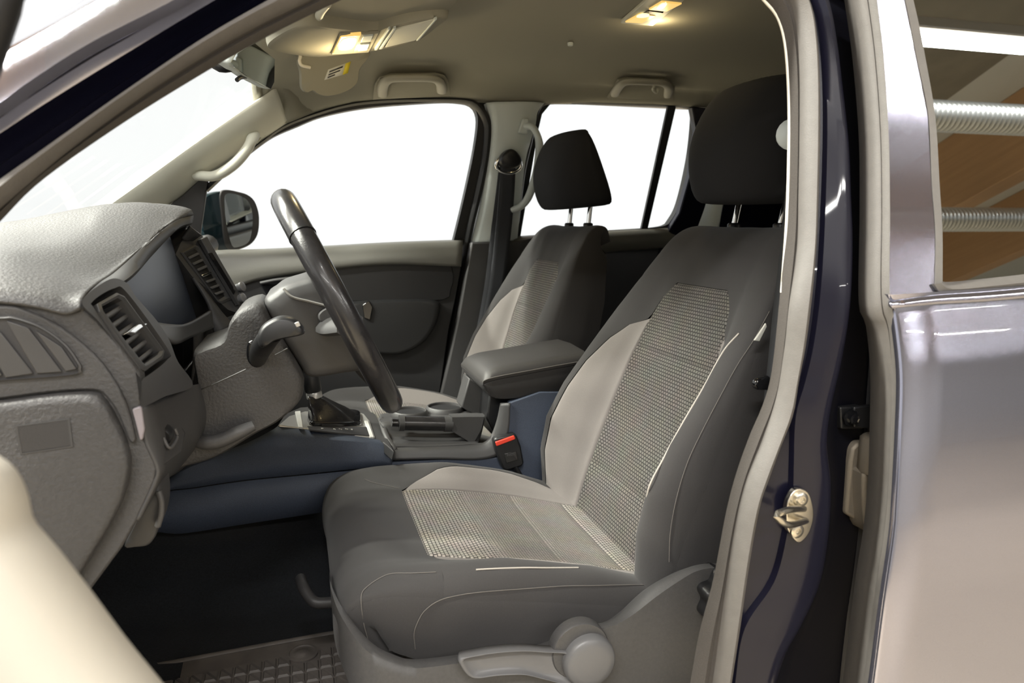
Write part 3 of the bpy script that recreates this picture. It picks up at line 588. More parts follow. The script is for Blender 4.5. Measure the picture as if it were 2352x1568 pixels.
plate('lamp_lens', [PR(x, y, 0.005) for x, y in ((1490, 23), (1520, 5), (1566, 10), (1532, 27))], (0, 0, 0.006), M['lamp'], dl2, bev=0.001)
plate('bulb_glow', [PR(x, y, 0.007) for x, y in ((1508, 20), (1522, 9), (1532, 10), (1522, 21))], (0, 0, 0.003), M['lamp_hot'], dl2, smooth=14)
plate('bulb_glow', [PR(x, y, 0.007) for x, y in ((1462, 40), (1476, 34), (1492, 36), (1480, 41))], (0, 0, 0.003), M['lamp_hot'], dl2, smooth=14)
plate('lamp_switch', [PR(x, y, 0.004) for x, y in ((1476, 33), (1488, 25), (1524, 30), (1510, 37))], (0, 0, 0.006), M['black'], dl2, bev=0.001)
tag(lathe('headliner_button', [(0.002, -0.002), (0.006, -0.001), (0.007, 0.002), (0.007, 0.006)], PZ(1310, 104, 1.962), (0, 0, 1), M['bpillar'], seg=14), 'small round button in the middle of the headliner', 'button')
# driver visor, folded up
def PV(px, py, off=0.0): return PP(px, py, (0.2, 1.25, 1.915 - off), (-0.13, 0, 1))
vz = root('sun_visor', 'driver sun visor folded flat against the headliner', 'sun visor', PV(900, 20), group='sun visors')
puff('visor_pad', [PV(x, y) for x, y in ((735, -40), (724, 20), (728, 42), (760, 55), (850, 68), (905, 62), (990, 40), (1040, 20), (1050, -30), (900, -60))], [(0.02, 0.97), (0.012, 1.0), (0.004, 0.99), (0.0, 0.96), (0.0, 0.6)], M['headliner'], vz, axis=(0, 0, 1), smooth=60)
tube('visor_pivot', [PV(752, 8, 0.004), PV(740, 22, 0.006), PV(733, 36, 0.006), PV(734, 46, 0.0)], 0.007, M['light_trim'], vz, n=14)
# passenger visor hanging with a printed label
vn = Vector((0.25, -1, -0.35)); vp = PY(760, 175, 1.84)
def PQ(px, py, off=0.0): return PP(px, py, vp + vn.normalized() * off, vn)
pv = root('sun_visor', 'passenger sun visor tipped down with a pale warning label', 'sun visor', PQ(760, 215), group='sun visors')
puff('visor_pad', [PQ(x, y) for x, y in ((688, 131), (690, 170), (692, 203), (704, 214), (717, 209), (733, 219), (758, 222), (797, 211), (822, 191), (828, 159), (850, 118), (760, 118))], [(0.016, 0.98), (0.010, 1.0), (0.003, 0.99), (0, 0.96), (0, 0.6)], M['headliner'], pv, axis=tuple(-vn.normalized()), smooth=70)
plate('warning_label', [PQ(x, y, 0.0016) for x, y in ((745, 184), (754, 160), (806, 140), (798, 169))], -vn.normalized() * 0.001, M['label'], pv, smooth=None, auto=0)
plate('label_band', [PQ(x, y, 0.0022) for x, y in ((787, 172), (794, 146), (806, 141), (799, 168))], -vn.normalized() * 0.0008, M['yellow'], pv, auto=0)
for q in (((756, 167), (757, 163), (788, 151), (787, 155)), ((754, 174), (755, 170), (782, 160), (781, 163)), ((752, 180), (753, 176), (770, 170), (769, 173))):
    plate('label_print', [PQ(x, y, 0.0022) for x, y in q], -vn.normalized() * 0.0008, M['grey_plastic'], pv, auto=0)
tube('visor_clip', [PQ(690, 128, 0.004), PQ(688, 140, 0.008), PQ(693, 150, 0.008), PQ(712, 155, 0.004)], 0.004, M['cream'], pv, n=14)
# interior mirror
im = root('rearview_mirror', 'frameless looking rearview mirror hanging at the top of the windscreen', 'mirror', PY(580, 200, 1.55))
g = [PY(530, 143, 1.43), PY(541, 124, 1.42), PY(584, 99, 1.46), PY(630, 136, 1.66), PY(629, 188, 1.68), PY(621, 204, 1.67), PY(575, 180, 1.55), PY(536, 154, 1.44)]
nrm = Vector((0.91, -0.35, -0.21)).normalized(); m0 = PY(583, 150, 1.53)
g = [PP(x, y, m0, nrm) for x, y in ((530, 143), (541, 124), (584, 99), (630, 136), (629, 188), (621, 204), (575, 180), (536, 154))]
cg = sum(g, Vector()) / len(g)
big = [cg + (p - cg) * 1.07 for p in g]
plate('mirror_shell', [p - nrm * 0.0 for p in big], -nrm * 0.03, M['bpillar'], im, bev=0.006)
plate('mirror_glass', [p + nrm * 0.001 for p in g], -nrm * 0.002, M['mirror'], im, auto=10)
tube('mirror_stem', [cg - nrm * 0.03, PY(528, 150, 1.50), PY(500, 148, 1.5), PY(470, 110, 1.5)], 0.012, M['black'], im, n=14)
tube('dip_lever', [PY(566, 176, 1.53), PY(552, 178, 1.51), PY(544, 184, 1.50)], 0.004, M['black'], im, n=8)
# grab handles
def handle(name, label, path, fn, r, flat, mt, feet, group, tab=None):
    P = [fn(*p) for p in path]
    t = root(name, label, 'grab handle', P[0], group=group)
    tube('grip', P, r, mt, t, n=40, seg=14, flat=flat)
    for f in feet: plate('foot', [fn(*p) for p in f], (0, 0.012, 0), mt, t, bev=0.004)
    return t
def PH(px, py, off=0.0): return PP(px, py, (0, 2.165 - off * 0.35, 1.897 - off * 0.94), (0, 0.35, 0.94))
h1 = handle('grab_handle', 'beige folding grab handle above the passenger front window', [(878, 218, 0.0), (879, 200, 0.012), (888, 185, 0.02), (906, 180, 0.022), (950, 179, 0.022), (988, 180, 0.022), (1007, 186, 0.02), (1014, 198, 0.012), (1014, 210, 0.0)], PH, 0.0145, 0.6, M['handle_beige'], [], 'grab handles')
plate('handle_recess', [PH(x, y, 0.004) for x, y in ((856, 229), (860, 196), (872, 178), (898, 170), (1000, 168), (1022, 174), (1032, 190), (1036, 221))], (0, 0.01, 0.005), M['headliner'], h1, bev=0.002)
h2 = handle('grab_handle', 'beige folding grab handle above the passenger rear window', [(1411, 217, 0.0), (1419, 203, 0.012), (1430, 191, 0.02), (1448, 187, 0.022), (1490, 188, 0.022), (1522, 191, 0.02), (1536, 202, 0.012), (1533, 220, 0.0)], PH, 0.0135, 0.6, M['handle_beige'], [], 'grab handles')
plate('handle_recess', [PH(x, y, 0.004) for x, y in ((1396, 226), (1406, 210), (1421, 184), (1442, 178), (1532, 182), (1551, 198), (1547, 230))], (0, 0.01, 0.005), M['headliner'], h2, bev=0.002)
tube('coat_hook', [PH(1502, 197, 0.02), PH(1500, 206, 0.03), PH(1508, 212, 0.03), PH(1511, 204, 0.025)], 0.004, M['light_trim'], h2, n=12)
def PA(px, py, off=0.0): return PF(px, py, off)
handle('grab_handle', 'cream grab handle on the raked windscreen pillar', [(452, 403, 0.04), (468, 404, 0.06), (486, 405, 0.075), (508, 398, 0.085), (540, 375, 0.09), (566, 345, 0.085), (577, 324, 0.075), (584, 308, 0.05)], PA, 0.0155, 0.85, M['light_trim'], [[(444, 404, 0.03), (468, 388, 0.03), (482, 396, 0.03), (478, 410, 0.03)], [(566, 322, 0.03), (586, 302, 0.03), (602, 316, 0.03), (590, 330, 0.03)]], 'grab handles')
handle('grab_handle', 'pale blue grey grab handle on the far door pillar', [(1205, 290, 0.04), (1222, 291, 0.06), (1234, 310, 0.08), (1239, 336, 0.09), (1236, 375, 0.09), (1228, 412, 0.085), (1213, 454, 0.07), (1196, 474, 0.055), (1176, 482, 0.04)], PA, 0.0125, 0.8, M['bpillar'], [[(1190, 305, 0.05), (1201, 272, 0.05), (1216, 271, 0.05), (1212, 307, 0.05)], [(1178, 474, 0.04), (1192, 470, 0.04), (1196, 484, 0.04), (1180, 490, 0.04)]], 'grab handles')
# seat belts
sb = root('seat_belt', 'black seat belt hanging from the ring on the far door pillar', 'seat belt', PF(1130, 640, 0.05), group='front seat belts')
ringp = [PF(1168 + 28 * math.cos(t), 378 + 19 * math.sin(t), 0.055) for t in [k * math.pi / 8 for k in range(16)]]
tube('belt_ring', ringp, 0.006, M['chrome'], sb, n=40, seg=10, closed=True)
puff('ring_cover', [PF(x, y, 0.05) for x, y in ((1143, 374), (1146, 360), (1158, 347), (1169, 343), (1180, 348), (1192, 362), (1194, 374), (1186, 384), (1168, 389), (1150, 384))], [(0.0, 1), (-0.022, 0.98), (-0.03, 0.9), (-0.034, 0.7)], M['black'], sb)
rib('belt_strap', [[PF(1150, 380, 0.062), PF(1147, 430, 0.05), PF(1139, 520, 0.05), PY(1124, 650, 2.22), PY(1100, 780, 2.22)], [PF(1184, 380, 0.062), PF(1182, 430, 0.05), PF(1175, 520, 0.05), PY(1160, 645, 2.22), PY(1140, 775, 2.22)]], M['belt'], sb, n=24, sub=4, thick=0.003)
rib('belt_strap', [[PF(1146, 384, 0.046), PF(1138, 450, 0.04), PF(1128, 530, 0.04), PY(1112, 660, 2.235), PY(1090, 780, 2.235)], [PF(1176, 384, 0.046), PF(1170, 450, 0.04), PF(1162, 530, 0.04), PY(1146, 655, 2.235), PY(1128, 775, 2.235)]], M['belt'], sb, n=24, sub=2, thick=0.003)
sb2 = root('seat_belt', 'black driver seat belt running down behind the door seal', 'seat belt', PY(1757, 930, 0.90), group='front seat belts')
rib('belt_strap', [[PY(1806, 440, 0.93), PY(1795, 560, 0.93), PY(1777, 720, 0.92), PY(1766, 830, 0.91), PY(1752, 960, 0.90)], [PY(1830, 440, 0.88), PY(1815, 560, 0.88), PY(1797, 720, 0.87), PY(1786, 830, 0.86), PY(1775, 960, 0.85)]], M['belt'], sb2, n=24, sub=2, thick=0.003)
plate('belt_tongue', [PY(x, y, 0.885) for x, y in ((1734, 886), (1740, 872), (1765, 862), (1775, 870), (1770, 897), (1740, 896))], (0, 0.012, 0), M['gloss_black'], sb2, bev=0.003)
lathe('belt_guide', [(0.012, 0.0), (0.02, -0.006), (0.022, -0.016), (0.014, -0.024), (0.004, -0.026)], PY(1812, 312, 0.94), (0.4, 1, 0), M['bpillar'], sb2, seg=18)
# exterior mirror
em = root('wing_mirror', 'dark teal passenger wing mirror outside the window', 'mirror', PY(530, 578, 2.52))
sh = [(468, 458), (492, 442), (518, 438), (553, 441), (579, 454), (591, 477), (596, 505), (591, 540), (575, 563), (543, 575), (505, 577), (478, 560), (464, 520)]
def em_y(x): return 2.46 + 0.14 * (x - 465) / 130
sh3 = [PY(x, y, em_y(x)) for x, y in sh]; mn = Vector((0.75, -0.6, 0)).normalized()
puff('mirror_shell', sh3, [(0.0, 0.97), (-0.006, 1.0), (-0.05, 0.98), (-0.10, 0.8), (-0.13, 0.45)], M['teal'], em, axis=tuple(mn), smooth=60)
rimo = [PY(x, y, em_y(x)) + mn * 0.004 for x, y in ((506, 440), (553, 442), (578, 455), (590, 478), (594, 505), (590, 539), (573, 562), (543, 574), (524, 572), (514, 555), (508, 500))]
plate('mirror_bezel', rimo, -mn * 0.012, M['dark_plastic'], em, bev=0.003, smooth=50)
plate('mirror_glass', [PY(x, y, em_y(x)) + mn * 0.006 for x, y in ((516, 446), (547, 449), (568, 464), (577, 496), (574, 537), (565, 558), (538, 568), (528, 560), (518, 521), (513, 480))], -mn * 0.003, M['mirror'], em, smooth=50, auto=10)
tube('mirror_foot', [PY(480, 560, 2.46), PY(460, 575, 2.40), PY(440, 580, 2.33)], 0.03, M['dark_plastic'], em, n=8)
# ================================================================== dashboard
db = root('dashboard', 'black grained dashboard with cowl, vents and fuse cover', 'dashboard', (-0.35, 1.5, 1.1))
A0 = [(-160, 560, 1.5), (0, 530, 1.5), (60, 520, 1.5), (150, 500, 1.5), (250, 480, 1.5), (330, 474, 1.47), (400, 480, 1.45), (440, 500, 1.44)]
A1 = [(-160, 548, 1.42), (0, 515, 1.42), (60, 506, 1.42), (150, 488, 1.42), (250, 471, 1.42), (330, 468, 1.42), (400, 475, 1.42), (437, 483, 1.42), (443, 494, 1.42)]
A2 = [(-160, 562, 1.30), (0, 540, 1.30), (100, 528, 1.30), (191, 512, 1.31), (233, 499, 1.33), (319, 499, 1.34), (385, 508, 1.35), (406, 505, 1.365)]
A3 = [(-160, 575, 1.15), (0, 562, 1.15), (100, 556, 1.16), (200, 548, 1.18), (290, 552, 1.20), (340, 556, 1.22), (352, 545, 1.245)]
A4 = [(-160, 590, 1.02), (0, 584, 1.02), (80, 593, 1.02), (160, 609, 1.02), (240, 624, 1.03), (268, 622, 1.04)]
A5 = [(-160, 620, 0.92), (0, 620, 0.92), (100, 636, 0.92), (170, 652, 0.92), (225, 652, 0.94)]
A6 = [(-160, 650, 0.86), (0, 656, 0.86), (100, 670, 0.86), (160, 683, 0.86), (192, 684, 0.86)]
A7 = [(-160, 690, 0.832), (0, 694, 0.832), (90, 706, 0.832), (150, 720, 0.832), (188, 706, 0.832)]
rib('top_pad', [C(a) for a in (A0, A1, A2, A3, A4, A5, A6, A7)], M['dash'], db, n=44, sub=4, thick=0.004)
# cowl lip (front edge of the instrument hood)
UPL = [(188, 706, 0.832), (192, 684, 0.86), (225, 652, 0.94), (268, 622, 1.04), (352, 545, 1.245), (406, 505, 1.365), (443, 494, 1.42)]
LOL = [(190, 720, 0.84), (203, 692, 0.87), (245, 662, 0.95), (297, 635, 1.05), (352, 578, 1.24), (408, 523, 1.36), (442, 510, 1.42)]
INL = [(190, 720, 0.86), (203, 694, 0.89), (247, 666, 0.97), (300, 638, 1.07), (350, 583, 1.25), (404, 528, 1.365), (438, 514, 1.43)]
inn = [PY(*p) + Vector((-0.10, 0, 0.0)) for p in INL]
rib('hood_lip', [C(UPL), C(LOL), C(INL), inn], M['dash_smooth'], db, n=44, sub=1, thick=0.003)
# instrument cluster set deep under the hood
cl = [(292, 655, 1.03), (303, 625, 1.08), (352, 574, 1.27), (408, 518, 1.42), (430, 560, 1.42), (470, 650, 1.42), (488, 736, 1.42), (430, 762, 1.25), (400, 790, 1.10)]
clp = [PY(*p) for p in cl]
cc = sum(clp, Vector()) / len(clp); cn = (clp[3] - clp[0]).cross(clp[7] - clp[0]).normalized()
if cn.x < 0: cn = -cn
puff('instrument_cluster', [p - cn * ((p - cc).dot(cn)) for p in clp], [(-0.06, 1.02), (-0.02, 1.0), (-0.018, 0.9)], M['screen'], db, axis=tuple(cn), smooth=None, auto=30)
rib('cluster_shelf', [C([(330, 735, 1.03), (380, 745, 1.10), (430, 742, 1.25), (484, 712, 1.40)]), C([(350, 748, 1.02), (392, 772, 1.08), (432, 760, 1.25), (487, 738, 1.40)]), C([(362, 760, 1.02), (400, 790, 1.08), (436, 776, 1.25), (490, 752, 1.40)])], M['dash_smooth'], db, n=20, sub=3, thick=0.004)
# fascia with the driver side air vent
FL = [(188, 706, 0.836), (198, 712, 0.836), (230, 742, 0.836), (271, 791, 0.836), (319, 855, 0.836), (326, 902, 0.836), (324, 932, 0.836)]
FR = [(290, 648, 1.02), (294, 655, 1.03), (310, 680, 1.03), (360, 737, 1.03), (389, 782, 1.03), (408, 829, 1.03), (443, 884, 1.03)]
fl_, frr = cr(C(FL), 30), cr(C(FR), 30)
fasn = (fl_[25] - fl_[3]).cross(frr[10] - fl_[3]).normalized()
if fasn.x < 0: fasn = -fasn
fasp = fl_[12].lerp(frr[12], 0.1)
def PFa(px, py, off=0.0): return PP(px, py, fasp + fasn * off, fasn)
vent_hole = [(213, 692), (262, 662), (292, 672), (385, 800), (384, 826), (330, 868), (318, 860), (222, 716)]
vo = [PFa(x, y, 0.0) for x, y in vent_hole]; vi = [p - fasn * 0.035 for p in vo]
# ring between fascia outline and vent hole
outl = [(189, 700), (200, 676), (256, 640), (292, 650), (310, 678), (360, 736), (389, 781), (408, 829), (443, 884), (380, 910), (325, 934), (326, 902), (319, 855), (271, 791), (220, 730)]
oo = cr([PFa(x, y) for x, y in outl], 96, True); hh = cr(vo, 96, True)
def match(a, b, c):
    """rotate/resample b so that samples of a and b share directions from c"""
    ex = (a[0] - c).normalized(); nz = fasn; ey = nz.cross(ex)
    def ang(p): d = p - c; return math.atan2(d.dot(ey), d.dot(ex)) % (2 * math.pi)
    bs = sorted((ang(p), p) for p in b); res = []
    for p in a:
        t = ang(p); k = min(range(len(bs)), key=lambda i: abs((bs[i][0] - t + math.pi) % (2 * math.pi) - math.pi)); res.append(bs[k][1])
    return res
cvt = sum(vo, Vector()) / len(vo)
hh2 = match(oo, hh, cvt)
loft('vent_fascia', [oo, [p.lerp(q, 0.9) for p, q in zip(oo, hh2)], hh2, [p - fasn * 0.05 for p in hh2]], M['dash_smooth'], db, cv=True)
vf_o = [PFa(x, y, 0.002) for x, y in ((224, 697), (268, 672), (286, 680), (378, 806), (374, 822), (333, 852), (322, 846), (230, 716))]
vf_i = [PFa(x, y, 0.001) for x, y in ((232, 705), (270, 684), (280, 690), (366, 806), (362, 814), (332, 836), (326, 830), (236, 716))]
va = loft('air_vent', [[p - fasn * 0.03 for p in vf_o], vf_o, [p.lerp(q, 0.5) + fasn * 0.002 for p, q in zip(vf_o, vf_i)], vf_i, [p - fasn * 0.03 for p in vf_i]], M['dash_smooth'], db, cv=True, auto=30)
plate('vent_back', [p - fasn * 0.03 for p in vf_i], -fasn * 0.004, M['black'], va)
L0, L1, R0, R1 = (236, 712), (328, 838), (278, 686), (366, 806)
for k in range(6):
    t = (k + 0.6) / 6.2
    a = (L0[0] + (L1[0] - L0[0]) * t, L0[1] + (L1[1] - L0[1]) * t); b = (R0[0] + (R1[0] - R0[0]) * t, R0[1] + (R1[1] - R0[1]) * t)
    p, q = PFa(*a, -0.004), PFa(*b, -0.004); dn = (PFa(*L1) - PFa(*L0)).normalized()
    plate('vent_slat', [p - dn * 0.002, q - dn * 0.002, q + dn * 0.003, p + dn * 0.003], -fasn * 0.016 + dn * 0.006, M['grey_plastic'], va, bev=0.0012)
for k in range(3):
    t = (k + 1) / 4; a = (L0[0] + (R0[0] - L0[0]) * t, L0[1] + (R0[1] - L0[1]) * t); b = (L1[0] + (R1[0] - L1[0]) * t, L1[1] + (R1[1] - L1[1]) * t)
    p, q = PFa(*a, -0.02), PFa(*b, -0.02); s = (PFa(*R0) - PFa(*L0)).normalized() * 0.0012
    plate('rear_vane', [p - s, p + s, q + s, q - s], -fasn * 0.01, M['dark_plastic'], va)
p = [PFa(x, y, 0.002) for x, y in ((292, 764), (318, 742), (336, 740), (340, 746), (312, 766))]
plate('vent_tab', p, -fasn * 0.012, M['chrome'], va, bev=0.002)
# end panel facing the doorway
EP = [(-170, 690), (0, 690), (100, 704), (160, 716), (190, 706), (225, 735), (271, 792), (319, 856), (326, 902), (324, 934), (333, 1008), (361, 1072), (357, 1104), (316, 1194), (280, 1257), (203, 1361), (140, 1420), (-170, 1420)]
plate('end_panel', [PY(x, y, 0.836) for x, y in EP], (0, 0.03, 0), M['dash'], db, bev=0.003)
# raised inner end cap with the curved seam, the side grille sunk in it
cap = [(-170, 706), (0, 703), (48, 709), (128, 744), (207, 805), (255, 862), (291, 930), (309, 1000), (310, 1014), (298, 1016), (271, 952), (244, 912), (217, 896), (126, 900), (0, 916), (-170, 940)]
grl = [(-170, 722), (0, 727), (32, 727), (96, 749), (153, 790), (184, 832), (188, 845), (170, 860), (0, 873), (-170, 884)]
capo = cr([PY(x, y, 0.831) for x, y in cap], 120, True)
c0_ = PY(20, 820, 0.831)
gri = cr([PY(x, y, 0.831) for x, y in grl], 120, True)
plate('end_cap', capo, (0, 0.006, 0), M['dash'], db, bev=0.0025)
gin = [c0_ + (p - c0_) * 0.94 for p in gri]
ge = loft('side_grille', [[p + Vector((0, 0.004, 0)) for p in gri], [p + Vector((0, -0.003, 0)) for p in gri], [p.lerp(q, 0.5) + Vector((0, -0.004, 0)) for p, q in zip(gri, gin)], gin, [p + Vector((0, 0.004, 0)) for p in gin]], M['dash_smooth'], db, cv=True)
plate('grille_back', [p + Vector((0, -0.0005, 0)) for p in gin], (0, 0.004, 0), M['dark_plastic'], ge)
for a, b, c, d in (((-60, 880), (5, 862), (-80, 740), (-120, 760)), ((12, 868), (76, 858), (2, 764), (-60, 740)), ((84, 858), (142, 854), (64, 752), (14, 736)), ((150, 853), (176, 848), (140, 796), (80, 758))):
    plate('grille_slat', [PY(a[0], a[1], 0.8285), PY(b[0], b[1], 0.8275), PY(c[0], c[1], 0.8275), PY(d[0], d[1], 0.8285)], (0, 0.003, 0), M['dash_smooth'], ge, bev=0.001)
fc = [(-170, 930), (0, 918), (126, 902), (217, 898), (242, 913), (268, 953), (295, 1016), (303, 1063), (290, 1130), (259, 1197), (178, 1330), (120, 1420), (-170, 1420)]
fcp = [PY(x, y, 0.836) for x, y in fc]
fcc = puff('fuse_cover', fcp, [(0.0, 1.0), (-0.006, 0.998), (-0.011, 0.985), (-0.0135, 0.96), (-0.0145, 0.9)], M['dash'], db, smooth=110, center=PY(60, 1130, 0.836))
def rect_ring(par, q, inset, Y, name, mt):
    o = [PY(x, y, Y) for x, y in q]; c = sum(o, Vector()) / 4; i = [p.lerp(c, inset) for p in o]
    loft(name, [[p + Vector((0, 0.004, 0)) for p in o], o, i, [p + Vector((0, 0.006, 0)) for p in i]], mt, par, cv=True, auto=20)
rect_ring(fcc, [(34, 978), (160, 961), (168, 1026), (46, 1044)], 0.09, 0.8205, 'emblem_frame', M['dash_smooth'])
plate('emblem_recess', [PY(x, y, 0.8208) for x, y in ((39, 981), (156, 965), (164, 1023), (49, 1039))], (0, 0.003, 0), M['dark_plastic'], fcc)
plate('trim_end', [PY(x, y, 0.832) for x, y in ((303, 940), (318, 934), (325, 934), (332, 985), (328, 1010), (321, 1012), (312, 975))], (0, 0.012, 0), mat('pale_lilac_trim', (0.24, 0.215, 0.23), 0.4), db, bev=0.003)
# knee fascia, light switch, closing surfaces
kf = [C([(324, 934, 0.836), (333, 1008, 0.836), (361, 1072, 0.836), (357, 1104, 0.836), (316, 1194, 0.836)]), C([(380, 912, 0.93), (400, 975, 0.93), (395, 1040, 0.93), (382, 1085, 0.93), (345, 1150, 0.93)]), C([(443, 884, 1.03), (456, 950, 1.03), (446, 1000, 1.03), (420, 1050, 1.03), (380, 1100, 1.03)]), C([(470, 880, 1.2), (490, 950, 1.2), (480, 1000, 1.2), (450, 1040, 1.2), (410, 1080, 1.2)]), C([(520, 860, 1.42), (540, 920, 1.42), (530, 970, 1.42), (500, 1000, 1.42), (460, 1040, 1.42)])]
rib('knee_panel', kf, M['dash_smooth'], db, n=28, sub=3, thick=0.004)
ls = [(352, 975, 0.90), (388, 948, 0.95), (420, 994, 0.95), (408, 1040, 0.95), (366, 1072, 0.86), (345, 1020, 0.86)]
sw = plate('switch_panel', [PY(*p) + Vector((0.004, 0, 0)) for p in ls], (-0.01, 0, 0), M['dash_smooth'], db, bev=0.002)
lathe('dimmer_wheel', [(0.010, -0.008), (0.012, -0.005), (0.012, 0.005), (0.010, 0.008)], PY(368, 998, 0.90) + Vector((0.002, 0, 0)), (0.1, 1, 0.2), M['black'], sw, seg=16)
tube('dimmer_frame', [PY(357, 1006, 0.885) + Vector((0.008, 0, 0)), PY(372, 1030, 0.885) + Vector((0.008, 0, 0)), PY(390, 1006, 0.91) + Vector((0.008, 0, 0)), PY(384, 985, 0.91) + Vector((0.008, 0, 0))], 0.002, M['grey_plastic'], sw, n=20, seg=8)
hr = root('bonnet_release', 'dark grey bonnet release lever under the dashboard end', 'lever', PY(335, 1255, 0.9))
puff('release_housing', [PY(x, y, 0.88) for x, y in ((300, 1220), (340, 1140), (362, 1105), (370, 1135), (371, 1180), (360, 1225), (342, 1252), (310, 1258), (284, 1257))], [(0.06, 1), (0.01, 1), (0.0, 0.96), (-0.002, 0.85)], M['dash_smooth'], hr)
tube('release_grip', [PY(364, 1128, 0.872), PY(370, 1150, 0.87), PY(370, 1180, 0.87), PY(362, 1208, 0.872)], 0.0035, M['grey_plastic'], hr, n=16, seg=8)
box('dash_core', (-0.52, 1.56, 1.30), (0.34, 1.36, 0.34), M['black'], db, bev=0.02)
pd = [C([(-160, 560, 1.5), (150, 500, 1.5), (330, 474, 1.47), (440, 500, 1.44)])]
rib('passenger_top', [C([(-160, 560, 1.5), (0, 530, 1.5), (150, 500, 1.5), (330, 474, 1.47), (440, 500, 1.44)]), [Vector((-0.75, 1.6, 1.50)), Vector((-0.55, 1.6, 1.51)), Vector((-0.40, 1.6, 1.52)), Vector((-0.30, 1.6, 1.52)), Vector((-0.22, 1.6, 1.50))], [Vector((-0.75, 2.27, 1.48)), Vector((-0.6, 2.27, 1.49)), Vector((-0.45, 2.27, 1.49)), Vector((-0.35, 2.27, 1.47)), Vector((-0.27, 2.27, 1.40))]], M['dash'], db, n=20, sub=4, thick=0.004)
rib('passenger_fascia', [[Vector((-0.22, 1.6, 1.50)), Vector((-0.20, 1.6, 1.40)), Vector((-0.22, 1.6, 1.2)), Vector((-0.3, 1.6, 1.1))], [Vector((-0.27, 2.27, 1.40)), Vector((-0.25, 2.27, 1.34)), Vector((-0.27, 2.27, 1.2)), Vector((-0.35, 2.27, 1.1))]], M['dash'], db, n=16, sub=2, thick=0.004)
# centre stack with vent, screen edge and knobs
cs = root('centre_stack', 'centre stack seen edge on with slatted vent, screen edge and knobs', 'control panel', PY(480, 760, 1.50))
def csy(x, y): return 1.455 + 0.0012 * (x - 400 - 0.62 * (y - 560))   # the face runs away from the driver
st_o = [(402, 583), (418, 548), (437, 522), (459, 533), (468, 545), (497, 600), (530, 655), (556, 690), (560, 712), (546, 720), (524, 712), (497, 688), (478, 665), (440, 634)]
so3 = [PY(x, y, 1.455 if x < 480 and y > 540 else 1.49) for x, y in st_o]
sc = sum(so3, Vector()) / len(so3); sn = Vector((0.80, -0.45, 0.30)).normalized()
def PS(px, py, off=0.0): return PP(px, py, sc + sn * off, sn)
puff('stack_body', [PS(x, y) for x, y in st_o], [(-0.10, 1.0), (-0.004, 1.0), (0.0, 0.985), (0.0, 0.9)], M['dash_smooth'], cs, axis=tuple(sn), smooth=None, auto=30)
rib('stack_frame', [C([(402, 583, 1.43), (440, 634, 1.43), (478, 695, 1.43), (487, 738, 1.43), (495, 775, 1.43)]), C([(414, 590, 1.45), (450, 640, 1.45), (490, 695, 1.45), (520, 730, 1.45), (540, 745, 1.45)])], M['dash_smooth'], cs, n=20, sub=2, thick=0.006)
rib('stack_cap', [C([(418, 548, 1.44), (437, 520, 1.44)]), C([(434, 556, 1.47), (461, 538, 1.47)])], M['dash_smooth'], cs, n=8, sub=1, thick=0.006)
def ring_px(name, o, i, fn, n, mt, par, h=0.002, d=0.02):
    a = [fn(x, y, 0.001) for x, y in o]; b = [fn(x, y, 0.001) for x, y in i]
    return loft(name, [[p - n * d for p in a], a, [p.lerp(q, 0.5) + n * h for p, q in zip(a, b)], b, [p - n * d for p in b]], mt, par, cv=True, auto=30)
co_ = [(414, 579), (447, 562), (456, 565), (532, 688), (508, 697), (500, 692)]; ci_ = [(424, 583), (446, 572), (452, 575), (516, 680), (502, 689), (497, 686)]
vc = ring_px('air_vent', co_, ci_, PS, sn, M['dash_smooth'], cs)
plate('vent_back', [PS(x, y, 0.0005) for x, y in ci_], -sn * 0.004, M['black'], vc)
for k in range(7):
    t = (k + 0.5) / 7; a = (426 + (498 - 426) * t, 588 + (684 - 588) * t); b = (449 + (516 - 449) * t, 577 + (678 - 577) * t)
    p, q = PS(*a, 0.001), PS(*b, 0.001); dn = (PS(500, 690) - PS(424, 583)).normalized()
    plate('vent_slat', [p - dn * 0.0035, q - dn * 0.0035, q + dn * 0.0015, p + dn * 0.0015], sn * 0.004, M['grey_plastic'] if k != 3 else M['chrome'], vc, bev=0.001)
plate('screen_surround', [PS(x, y, 0.002) for x, y in ((452, 552), (466, 545), (498, 602), (545, 682), (552, 700), (540, 704), (500, 636))], sn * 0.010, M['dash_smooth'], cs, bev=0.002)
plate('screen_glass', [PS(x, y, 0.0125) for x, y in ((478, 582), (486, 580), (540, 668), (536, 676))], sn * 0.001, M['gloss_black'], cs)
for i, (x, y) in enumerate(((551, 660), (553, 686))):
    lathe('radio_knob', [(0.0085, -0.006), (0.0085, 0.006), (0.0095, 0.008), (0.0095, 0.013), (0.007, 0.0145)], PS(x - 6, y + 2, 0.008), sn, M['lever_plastic'], cs, seg=18)
